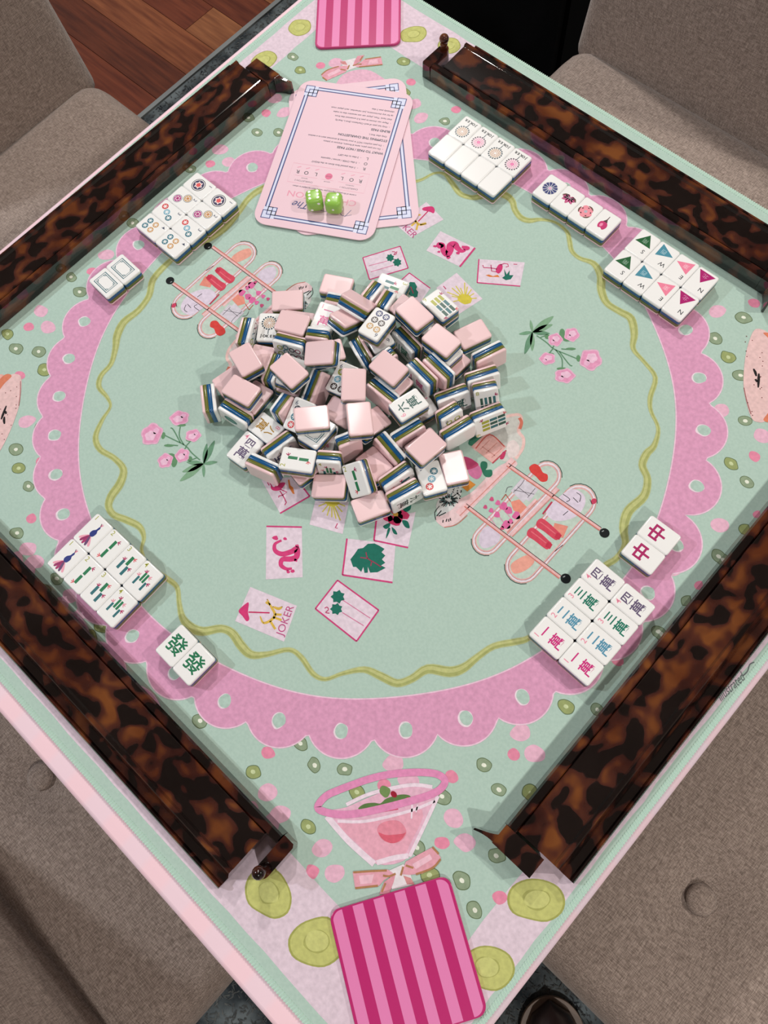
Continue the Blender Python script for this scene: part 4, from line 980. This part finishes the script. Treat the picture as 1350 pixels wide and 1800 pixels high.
JO = ['pink firework joker tile at the end beside the flower tiles', 'gold firework joker tile between the two pink joker tiles', 'pink firework joker tile between the two gold joker tiles', 'gold firework joker tile at the end nearest the rack peg']
BLN = ['blank white tile at the end nearest the flower tiles', 'blank white tile second from the flower tiles', 'blank white tile third from the flower tiles', 'blank white tile at the end nearest the pink cards']
block((740, 190), 6.43, [(830,1015),(88,495),(495,75),(1260,550)],
      [[('', BLN[i]) for i in range(4)], [('joker2' if i % 2 == 0 else 'joker1', JO[i]) for i in range(4)]], 'joker and blank tiles by the upper right rack')
block((920, 290), 7.5, [(1060,1000),(115,370),(360,105),(1300,705)],
      [[('flower4', 'white tile with a magenta flower bud on a thin stem'), ('flower3', 'white tile with a five petalled pale pink blossom'), ('flower2', 'white tile with a magenta lotus flower'), ('flower1', 'white tile with a navy blue daisy')]], 'flower tiles by the upper right rack')
WN = {'N': 'north wind tile with a magenta triangle', 'E': 'east wind tile with a pink triangle', 'W': 'west wind tile with a blue triangle', 'S': 'south wind tile with a green triangle'}
block((1050, 390), 6.136, [(900,1092),(75,525),(490,55),(1318,595)],
      [[('wind' + d, WN[d] + ' in the row nearer the pile') for d in 'NEWS'], [('wind' + d, WN[d] + ' in the row nearer the rack') for d in 'NEWS']], 'wind tiles by the upper right rack')
BN = ['one bamboo tile with a blue and pink peacock', 'two bamboo tile', 'three bamboo tile', 'four bamboo tile']
block((70, 890), 5.625, [(570,75),(1240,690),(700,1200),(62,550)],
      [[('bam%d' % (i + 1), BN[i] + ' in the row nearer the pile') for i in range(4)], [('bam%d' % (i + 1), BN[i] + ' in the row nearer the rack') for i in range(4)]], 'bamboo tiles by the lower left rack')
block((250, 1080), 9, [(610,150),(1165,720),(740,1140),(190,550)],
      [[('green', 'green dragon tile nearer the bamboo tiles'), ('green', 'green dragon tile farther from the bamboo tiles')]], 'green dragon tiles by the lower left rack')
CN = ['magenta one character tile', 'blue two character tile', 'green three character tile', 'purple four character tile']
block((920, 970), 5.4, [(60,785),(700,68),(1250,520),(610,1270)],
      [[('crak%d' % (i + 1), CN[i] + ' in the row nearer the pile') for i in range(4)], [('crak%d' % (i + 1), CN[i] + ' in the row nearer the lower right rack') for i in range(4)]], 'character tiles by the lower right rack')
block((1080, 890), 9.64, [(115,790),(640,160),(1135,505),(615,1150)],
      [[('red', 'red dragon tile nearer the character tiles'), ('red', 'red dragon tile farther from the character tiles')]], 'red dragon tiles by the lower right rack')

# the heap in the middle: face kind, position in mm above the mat, rotation quaternion, label
HEAP = [
('', -134.67, 20.75, 7.22, -0.0035, 0.3922, 0.9199, 0.0015, 'pink backed tile lying flat on the drawn trolley at the upper left of the heap'),
('', -103.3, 0.49, 22.11, 0.0106, 0.5465, 0.8369, 0.0287, 'pink backed tile overlapping the loose joker tile in the heap'),
('', -108.73, 9.86, 7.46, 0.0069, 0.487, 0.8734, 0.0037, 'pink backed tile tucked flat under the tile beside the loose joker'),
('joker1', -126.35, -14.15, 7.38, 0.9452, 0.0069, 0.0024, 0.3265, 'gold firework joker tile lying face up at the left of the heap'),
('dot9', -91.5, -16.54, 16.34, 0.4136, 0.5275, -0.3539, 0.6523, 'tilted dot tile with a row of coloured rings below the loose joker'),
('dot8', -135.51, -35.7, 12.81, 0.1951, -0.648, -0.2124, -0.7049, 'dot tile standing on its long edge left of the loose joker'),
('', -105.03, -60.8, 29.61, 0.0236, -0.5943, 0.8036, -0.0225, 'pink backed tile at the left edge of the heap, above two overlapping pink ones'),
('', -106.68, -46.18, 7.09, 0, -0.2439, 0.9698, -0.0002, 'shaded pink backed tile below the loose joker, partly covered on both sides'),
('', -85.8, -46.89, 12.15, 0.1475, -0.6858, -0.1721, -0.6916, 'striped tile on its edge under the left topmost pink tile'),
('', -59.34, -44.37, 39.51, -0.0099, -0.6848, 0.7287, 0.0058, 'pink backed tile turned as a diamond on top of the left half of the heap'),
('', -66.09, -42.86, 10.47, 0.1337, 0.2252, -0.9637, 0.0529, 'shaded pink backed tile almost hidden under the left diamond turned pink tile'),
('', -37.52, -32.51, 18.89, 0.6054, 0.2296, -0.76, -0.0559, 'tile leaning with white edge left, right of the left diamond turned pink tile'),
('dot6a', -22.23, -11.13, 21.33, 0.9896, 0.0633, -0.0246, 0.1269, 'six dot tile with lime, blue and brown dots, half covered by a pink tile'),
('', -4.12, -14.54, 37.24, -0.084, -0.3533, 0.9308, 0.0425, 'upright pink backed tile covering the lime, blue and brown six dot tile'),
('', 25.99, -37.82, 41.02, -0.0647, -0.4167, 0.9067, 0.0027, 'upright pink backed tile just below another upright one in the heap centre'),
('', -8.26, -66.11, 40.54, -0.0392, 0.3531, 0.9344, -0.0261, 'wide pink backed tile lying over the black, teal and red six dot tile'),
('', -3.2, -35.37, 12.38, 0.144, -0.7397, 0.6568, 0.0274, 'shaded pink backed tile right of the wide pink tile in the heap centre'),
('dot6b', -25.8, -66.39, 23.76, 0.9781, 0.1571, -0.0179, 0.1352, 'six dot tile with black, teal and red dots under a wide pink tile'),
('frame', -0.62, -69.97, 25.67, 0.9948, -0.0766, -0.0224, 0.0636, 'white tile with a teal frame in the heap, half under a wide pink tile'),
('bam1', 2.4, -66.74, 10.78, 0.9523, -0.1088, -0.0132, 0.2848, 'shaded white tile deep in the heap right of the loose teal framed tile'),
('', 27.22, -56.76, 17.54, 0.3914, 0.3799, -0.6285, -0.5545, 'tile standing on end with shaded pink back below the centre of the heap'),
('bam2', 6.46, -102.14, 27.35, 0.4827, -0.0433, 0.0064, 0.8747, 'two bamboo tile lying sideways face up at the lower left of the heap'),
('bam4', 27, -82.25, 17.11, 0.7169, 0.6223, 0.2053, 0.2379, 'tile on end showing bamboo print above a wide pink tile at the heap bottom'),
('', 40.58, -97.77, 10.17, 0.0387, 0.4496, 0.8883, 0.086, 'wide pink backed tile at the bottom of the heap above the printed sun card'),
('bam2', 58.41, -74.83, 21.17, 0.8315, 0.3337, -0.1964, 0.3984, 'two bamboo tile tilted upright at the bottom of the heap'),
('', 81.93, -86.54, 7.44, 0.0006, 0.2329, 0.9725, -0.008, 'lowest pink backed tile of the heap, beside the printed red flower card'),
('', -19.16, -126.13, 13.4, 0.5192, -0.4258, -0.5989, -0.4364, 'tile on its long edge over the printed flamingo at the lower left of the heap'),
('crak5', -21.88, -101.48, 12.95, 0.0657, 0.6161, -0.0514, 0.7832, 'striped tile leaning above the sideways two bamboo tile'),
('crak8', -46.6, -95.56, 10.06, 0.7101, 0.0677, -0.0665, -0.6976, 'gold eight character tile face up at the left of the heap'),
('crak4', -48.34, -123.77, 7.23, 0.9988, -0.0018, -0.0011, 0.0482, 'purple four character tile at the lower left corner of the heap'),
('', -109.79, -112.41, 12.98, 0.2871, -0.6409, -0.3449, -0.6229, 'leftmost tile of the heap, standing on its long edge with pink back left'),
('disc', -80.13, -104.61, 13.96, 0.4934, 0.5693, -0.4046, 0.5185, 'tile on edge with teal print facing down at the left of the heap'),
('', -86.02, -86.73, 27.13, 0.0257, 0.6357, 0.7714, -0.0115, 'pink backed tile at the far left of the heap resting on two other pink ones'),
('', -111.81, -81.74, 9.92, -0.0798, 0.1071, 0.9903, 0.0384, 'pink backed tile at the far left, partly under two overlapping pink tiles'),
('', -79.97, -80.34, 10.33, -0.043, -0.0776, 0.9936, -0.0703, 'shaded pink backed tile under the right end of the far left pink tile'),
('', -43.54, -71.31, 17.92, 0.5131, 0.5795, -0.4997, -0.3889, 'tile standing on end with white edge left, beside the black, teal and red dots'),
('', 17.92, 0.95, 23.39, 0.474, -0.5296, -0.5234, -0.47, 'tile on its long edge with pink back below, left of the six character tile'),
('crak6', 46.23, 6.8, 26.44, 0.1127, -0.0021, 0.0412, 0.9928, 'dark green six character tile face up near the heap centre'),
('crak7', 50.47, 16.01, 7.09, 0.9903, -0.0003, -0.0008, -0.1391, 'shaded character tile lying flat below the six character tile'),
('', 61.52, -11.03, 14.54, 0.6752, -0.0954, -0.7257, -0.0914, 'tile on its long edge with white edge up, below the six character tile'),
('', 27.22, -26.81, 15.67, -0.0653, 0.0608, 0.9874, -0.131, 'shaded pink backed tile right of the lower upright pink tile'),
('', 57.98, -34.4, 15.23, 0.528, -0.5849, -0.4003, -0.4678, 'tile on its long edge between the shaded pink tile and the soft glare one'),
('', 57.3, -53.71, 9.36, 0.046, -0.6483, 0.7581, -0.0538, 'shaded pink backed tile between the leaning striped tiles at the lower centre'),
('bam3', 83.31, -51.22, 12.9, 0.0809, 0.619, -0.0642, 0.7785, 'striped tile on edge right of the tilted two bamboo tile, upper of two alike'),
('crak9', 98.8, -58.35, 13.92, 0.7233, 0.0957, 0.6726, -0.1236, 'striped tile on edge with dark characters, touching the printed red flower card'),
('dot3', 107.22, -30.27, 12.41, 0.8746, -0.0339, -0.015, 0.4834, 'three dot tile with teal, blue and red dots at the lower right of the heap'),
('', 114.75, -6.81, 7.22, -0.0023, -0.4573, 0.8893, -0.0017, 'pink backed tile with a bright glare at the lower right edge of the heap'),
('', 87.88, -15.79, 31.02, -0.0302, 0.0373, 0.9963, -0.0707, 'pink backed tile with a soft glare lying above the three dot tile'),
('', 81.45, -9.84, 13.98, 0.0355, 0.0801, 0.9961, -0.0045, 'pink backed tile showing only a thin edge under the soft glare one'),
('', 95.5, 20.62, 16.56, 0.1004, 0.6736, -0.0957, 0.7259, 'tile on edge with blank white face beside the drawn trolley'),
('bam9', 107.48, 51.42, 13.68, 0.1821, 0.5461, -0.1327, 0.8069, 'nine bamboo tile on edge at the right end of the heap by the trolley print'),
('bam8', 92.6, 65.57, 18.65, 0.7361, 0.5203, 0.2103, 0.3786, 'tile on end with a bamboo block print at the right edge of the heap'),
('', 76.58, 79.31, 13.23, 0.2012, 0.5924, -0.1663, 0.7622, 'striped tile on edge at the right of the heap behind the bamboo block tile'),
('', 64.92, 102.86, 12.61, 0.654, -0.1289, -0.7346, -0.1265, 'tile on its long edge with white edge up at the upper right of the heap'),
('', 35.49, 112.84, 7.43, -0.0017, 0.1786, 0.9839, -0.0093, 'pink backed tile lying flat at the upper right edge of the heap'),
('', 28.2, 74.44, 36.98, 0.0061, -0.7058, 0.7084, -0.0062, 'pink backed tile topping a stack of three at the upper right of the heap'),
('dot1', 30.93, 73.9, 22.17, 0.698, -0.0312, -0.0426, -0.7142, 'white tile in the middle of the stack of three at the upper right'),
('', 37.6, 78.85, 7.28, 0.0045, 0.7215, 0.6924, -0.0023, 'pink backed tile at the bottom of the stack of three at the upper right'),
('', -10, 78.35, 39.94, -0.0216, -0.6649, 0.7466, -0.0027, 'pink backed tile high on the heap, left of the nine bamboo tile'),
('', -23.05, 83.13, 25.91, 0.0158, 0.7183, -0.6951, -0.0275, 'pink backed tile partly behind the high one left of the nine bamboo tile'),
('bam6', -4.2, 109.28, 23.07, 0.7486, -0.0338, 0.0215, 0.6618, 'nine bamboo tile lying face up at the top right of the heap'),
('', -7.37, 114.04, 7.63, -0.011, -0.6561, 0.7545, 0.0124, 'tile lying underneath the face up nine bamboo tile'),
('', -4.9, 90.54, 10.51, 0.6624, -0.0144, -0.0275, -0.7485, 'white tile peeking out between the nine bamboo tile and a pink one'),
('crak3', -5.05, 60.38, 14.99, 0.562, 0.4347, -0.506, 0.4889, 'striped tile on its long edge below the high pink tile, shaded white face left'),
('dot6c', -30.37, 47.11, 37.39, -0.0678, -0.019, -0.0021, 0.9975, 'six dot tile with navy, brown and gold dots on top of the heap'),
('dot6c', -29.13, 45.43, 21.16, 0.5792, 0.0558, 0.057, -0.8113, 'shaded six dot tile below the navy, brown and gold one'),
('', -5.58, 29.94, 16.13, 0.454, 0.4553, -0.5424, -0.5407, 'striped tile almost hidden behind a diamond turned pink tile at the heap centre'),
('', 10.5, 19.76, 39.1, 0.0308, -0.7051, 0.7074, 0.0384, 'pink backed tile turned as a diamond on top at the heap centre'),
('', 16.42, 18.21, 23.18, 0.0346, 0.7074, 0.7047, -0.0432, 'pink backed tile peeking out under the central diamond turned pink tile'),
('crak1', 33.84, 39.39, 25.18, 0.5418, 0.4595, -0.5135, 0.4813, 'left tile of two standing back to back near the right of the heap'),
('', 42.47, 53.89, 25.53, 0.4578, -0.5402, -0.4856, -0.5126, 'right tile of two standing back to back near the right of the heap'),
('crak6', 68.87, 44.81, 13.85, 0.1885, 0.5661, -0.1599, 0.7864, 'striped tile on edge with green character below the back to back pair'),
('dot8', 81.3, 26.04, 17.21, 0.6123, 0.5128, 0.3869, 0.4609, 'tile on end with purple rings on its face at the right of the heap'),
('', 3.6, -101.99, 7.42, 0.0074, 0.7636, 0.6457, -0.0003, 'pink backed tile showing a corner under the sideways two bamboo tile'),
('', -86.83, 52.41, 12.05, 0.5895, -0.3812, -0.6157, -0.358, 'striped tile on edge with white edge up behind the magenta one character tile'),
('', -63.4, 53.21, 35.76, 0.2843, 0.7337, -0.5734, 0.2284, 'tilted tile with shaded pink back left of the navy, brown and gold dots'),
('crak1', -84.87, 27.7, 17.26, 0.977, -0.0313, 0.0327, 0.2083, 'magenta one character tile face up at the top of the heap'),
('', -62.61, 36.38, 28.95, 0.2627, 0.9648, -0.0073, 0.0087, 'tilted tile with shaded pink back just right of the magenta one character tile'),
('', -73.37, 6.21, 16.38, 0.1936, 0.196, -0.6877, -0.6717, 'striped tile on end under the magenta one character tile'),
('', -47.13, -11.1, 44.59, -0.0165, 0.4569, 0.8544, 0.2471, 'pink backed tile with a pale violet sheen on top of the heap'),
('', -52.94, -1.44, 23.41, 0.0059, 0.2807, 0.9597, -0.0123, 'pink backed tile leaning behind the one with the violet sheen'),
('', -30.6, 25.45, 13.15, 0.5203, 0.4491, -0.635, 0.3527, 'tile on long edge with white edge left, right of the violet sheen tile'),
('dot1', -66.43, -40.24, 22.64, 0.9616, -0.0516, 0.1328, 0.2343, 'one dot tile showing part of its dark rings left of the heap centre'),
('bam3', -63.85, 101.43, 7.3, 0.8045, 0.0028, 0.0051, -0.5939, 'three bamboo tile face up at the top edge of the heap'),
('', -65.24, 76.5, 16.97, 0.4775, 0.4397, 0.5538, 0.5215, 'striped tile on end beside the three bamboo tile, left of two alike'),
('', -46.26, 73.5, 21.7, 0.4614, 0.3863, 0.615, 0.5096, 'striped tile on end beside the three bamboo tile, right of two alike'),
('', -107.7, 66.27, 7.23, 0.0025, 0.5167, 0.8562, -0.0019, 'topmost pink backed tile at the upper edge of the heap'),
]
for kind, x, y, z, qw, qx, qy, qz, label in HEAP:
    tile(kind, (x * mm, y * mm, TZ + z * mm + 0.0004), Quaternion((qw, qx, qy, qz)), label, 'tiles heaped in the middle of the mat')

# ------------------------------------------------------------------ instruction cards, coasters, dice
NAVYC = (26, 46, 116); PALEB = (206, 212, 236)
def placed(name, corners, z, size, up_from=None):
    P4 = [mp(u, v, z) for u, v in corners]; c = sum(P4, Vector()) / 4
    a = (P4[1] - P4[0]) + (P4[2] - P4[3]); o = empty(name, (c.x, c.y, TZ + z), math.atan2(a.y, a.x)); return o
def fret(k, w_, h_, L=1):
    """double rule with a lattice knot at each corner"""
    i1, i2 = 0.0098, 0.0136; e = 0.0232; lw = 0.00135
    for sx in (-1, 1):
        for sy in (-1, 1):
            cx, cy = sx * (w_ / 2 - 0.0160), sy * (h_ / 2 - 0.0160)
            f = lambda x, y: (cx + sx * x * mm, cy + sy * y * mm)
            k.poly([f(-7.4, -7.4), f(7.4, -7.4), f(7.4, 7.4), f(-7.4, 7.4)], PALEB, L)
            for a, b in (((-7.4, -7.4), (2.5, 2.5)), ((-2.5, -2.5), (7.4, 7.4)), ((-2.5, -7.4), (2.5, -2.5)), ((-7.4, -2.5), (-2.5, 2.5))):
                k.stroke([f(a[0], a[1]), f(b[0], a[1]), f(b[0], b[1]), f(a[0], b[1])], lw, NAVYC, L + 1, smooth=False, closed=True)
    for s in (-1, 1):
        for i in (i1, i2):
            k.stroke([(s * (w_ / 2 - i), -(h_ / 2 - e)), (s * (w_ / 2 - i), h_ / 2 - e)], lw, NAVYC, L + 1, smooth=False)
            k.stroke([(-(w_ / 2 - e), s * (h_ / 2 - i)), (w_ / 2 - e, s * (h_ / 2 - i))], lw, NAVYC, L + 1, smooth=False)
        i = (i1 + i2) / 2
        k.stroke([(s * (w_ / 2 - i), -(h_ / 2 - e)), (s * (w_ / 2 - i), h_ / 2 - e)], 2.8 * mm, PALEB, L, smooth=False)
        k.stroke([(-(w_ / 2 - e), s * (h_ / 2 - i)), (w_ / 2 - e, s * (h_ / 2 - i))], 2.8 * mm, PALEB, L, smooth=False)
CWD, CHT = 0.136, 0.205
m_cardedge = m_cardpink
def guide_card(corners, z, label, full):
    c = placed('instruction_card', corners, z, None); tag(c, label, 'card', 'pink instruction cards')
    slab('sheet', rrect(CWD, CHT, 0.0165, 8), 0.0, 0.0011, m_cardpink, c, edge=0.0002)
    k = Ink(0.00002); fret(k, CWD, CHT)
    k.build('printed_frame', c, cink, 0.00112)
    k = Ink(0.00002); RS = (222, 142, 166); DK = (50, 48, 70)
    if full:
        Y = lambda t: (CHT / 2 - t * mm)
        k.glyph('CHARLESTON', (0, Y(45)), 7.4 * mm, RS, 1, sx=1.15, bold=.004)
        k.glyph('The', (21 * mm, Y(32)), 8.5 * mm, NAVYC, 1, math.radians(0), 1.0, .45, .006)
        k.stroke([(-38 * mm, Y(30)), (-29 * mm, Y(27)), (-20 * mm, Y(33)), (-8 * mm, Y(29)), (2 * mm, Y(31))], .5 * mm, NAVYC, 1); k.stroke([(-36 * mm, Y(36)), (-31 * mm, Y(26))], .6 * mm, NAVYC, 1, smooth=False)
        k.glyph('a series of tile passes. Improve your hand & don\'t be helpful to others', (0, Y(56)), 1.75 * mm, DK, 1, bold=.02)
        bx = [(-44, 60), (44, 60), (44, 86), (-44, 86)]; k.stroke([(x * mm, Y(y)) for x, y in bx], .35 * mm, RS, 1, smooth=False, closed=True)
        for x, s in ((-26, 'CHARLESTON 1'), (26, 'CHARLESTON 2')): k.glyph(s, (x * mm, Y(63.5)), 2.0 * mm, DK, 1)
        for x, s in ((-26, 'mandatory'), (0, 'optional'), (26, 'optional')): k.glyph(s, (x * mm, Y(67.5)), 1.5 * mm, DK, 1)
        for x0, x1 in ((-38, -12), (-7, 7), (12, 38)): k.stroke([(x0 * mm, Y(70)), (x1 * mm, Y(70))], .3 * mm, RS, 1, smooth=False)
        for x, s in ((-36, 'R'), (-26, 'O'), (-15, 'L'), (15, 'L'), (26, 'O'), (36, 'R')):
            k.glyph(s, (x * mm, Y(75)), 4.4 * mm, (46, 44, 60), 1, bold=.015); k.stroke([((x - 2) * mm, Y(82.5)), ((x + 2) * mm, Y(80.5))], .9 * mm, RS, 1, smooth=False)
        k.ell((0, Y(75)), 4.2 * mm, 4.2 * mm, (214, 92, 134), 1); k.glyph('STOP', (0, Y(75)), 1.7 * mm, (120, 40, 80), 2, bold=.01)
        def line(y, s, size, x=-40, b=.018, c=DK): k.glyph(s, (x * mm, Y(y)), size * mm, c, 1, anchor='L', bold=b)
        for y, L_, s in ((92, 'R', '-  3 tiles passed face down to the RIGHT'), (99, 'O', '-  3 tiles OVER / across / opposite'), (106, 'L', '-  3 tiles to the LEFT')):
            k.glyph(L_, (-36 * mm, Y(y)), 3.6 * mm, (46, 44, 60), 1, bold=.015); line(y, s, 2.2, -29)
        line(116, 'WHAT TO PASS / NOT PASS', 2.9, -52, .035)
        line(122, '-  Do not pass pairs, same # flowers, dragons or jokers', 2.1, -50); line(127, '-  Do pass anything NOT in your longest & strongest start to a section', 2.1, -50)
        line(134, 'STOPPING THE CHARLESTON', 2.9, -52, .035); line(140, 'Only after first L', 2.1, -50)
        line(147, 'BLIND PASS', 2.9, -52, .035)
        for i, s in enumerate(('-  Only last pass of each Charleston (first L, final R)', '-  Player can choose to pass 0-3 unwanted tiles from', 'their hand. Then, player can use receiving tiles to make', 'up for any shortcomings. Just remember, each player must', 'ultimately pass 3 tiles')): line(153.5 + 5.6 * i, s, 2.1, -50)
        k.build('printed_text', c, cink, 0.00112)
    return c
guide_card([(738,392),(527,418),(500,158),(711,138)], 0.0006, 'pink instruction card lying underneath, only its right frame edge showing', False)
guide_card([(655,425),(443,396),(530,136),(729,169)], 0.0022, 'pink Charleston instruction card with navy fret border lying on top under two dice', True)

def coaster(corners, label):
    c = placed('striped_coaster', corners, 0.0002, None); tag(c, label, 'coaster', 'pink striped coasters at the mat corners')
    w_ = 0.1015
    slab('backing', rrect(w_, w_, 0.0085, 7), 0.0, 0.0030, m_magenta, c, edge=0.0006)
    n = 11; sw = (w_ - 0.0050) / n; out = rrect(w_ - 0.0045, w_ - 0.0025, 0.0078, 10)
    for i in range(0, n, 2):
        x0 = -w_ / 2 + 0.0025 + i * sw; x1 = x0 + sw
        pts = []
        m_ = len(out)
        for a in range(m_):                                   # clip the rounded outline to the stripe
            p, q = out[a], out[(a + 1) % m_]
            if x0 <= p[0] <= x1: pts.append(p)
            for xx in (x0, x1):
                if (p[0] - xx) * (q[0] - xx) < 0:
                    t = (xx - p[0]) / (q[0] - p[0]); pts.append((xx, p[1] + t * (q[1] - p[1])))
        cx = sum(p[0] for p in pts) / len(pts); cy = sum(p[1] for p in pts) / len(pts)
        pts.sort(key=lambda p: math.atan2(p[1] - cy, p[0] - cx))
        slab('stripe', pts, 0.0030, 0.0031, m_rose, c)
    return c
coaster([(581,1606),(797,1540),(855,1776),(628,1848)], 'pink striped coaster at the bottom corner of the mat')
coaster([(556,-42),(706,-48),(709,101),(552,111)], 'pink striped coaster at the top corner of the mat, beside the cards')

PIPS = {1: [(0, 0)], 2: [(-1, -1), (1, 1)], 3: [(-1, -1), (0, 0), (1, 1)], 4: [(-1, -1), (1, 1), (-1, 1), (1, -1)], 5: [(-1, -1), (1, 1), (-1, 1), (1, -1), (0, 0)], 6: [(-1, -1), (-1, 0), (-1, 1), (1, -1), (1, 0), (1, 1)]}
def die(u, v, ang, faces, label):
    s = 0.0180; p = mp(u, v, 0.0035 + s / 2)
    d = empty('green_die', (p.x, p.y, TZ + 0.0034), ang); tag(d, label, 'die', 'green dice on the pink card')
    bm = bmesh.new(); bmesh.ops.create_cube(bm, size=s); bmesh.ops.bevel(bm, geom=bm.edges[:], offset=s * 0.26, segments=5, profile=0.5, affect='EDGES')
    for vv in bm.verts: vv.co.z += s / 2
    b = bm_obj('body', bm, m_die, d)
    fr = {'top': (Vector((0, 0, 1)), Vector((1, 0, 0))), 'front': (Vector((0, -1, 0)), Vector((1, 0, 0))), 'right': (Vector((1, 0, 0)), Vector((0, 1, 0))), 'left': (Vector((-1, 0, 0)), Vector((0, 1, 0))), 'back': (Vector((0, 1, 0)), Vector((1, 0, 0)))}
    for f, nn in faces.items():
        nrm, ax = fr[f]; ay = nrm.cross(ax)
        for (px_, py_) in PIPS[nn]:
            c = Vector((0, 0, s / 2)) + nrm * (s / 2 - 0.00005) + (ax * px_ + ay * py_) * s * (0.225 if nn != 6 else 0.235)
            n_ = 14; V = [c + nrm * 0.00022] + [c + (ax * math.cos(2 * PI * i / n_) + ay * math.sin(2 * PI * i / n_)) * s * 0.092 for i in range(n_)]
            mesh_obj('pip', V, [(0, 1 + i, 1 + (i + 1) % n_) for i in range(n_)], m_pip, d)
A0 = math.atan2(RC[1][0], RC[0][0])
die(553.0, 352, A0 + 0.12, {'top': 6, 'front': 2, 'right': 3, 'left': 4, 'back': 5}, 'green die showing six white pips, the left of the pair')
die(587.5, 357, A0 - 0.12, {'top': 3, 'front': 1, 'right': 2, 'left': 5, 'back': 6}, 'green die showing three white pips, the right of the pair')

bpy.data.objects.remove(_to, do_unlink=True); bpy.data.curves.remove(_tc)
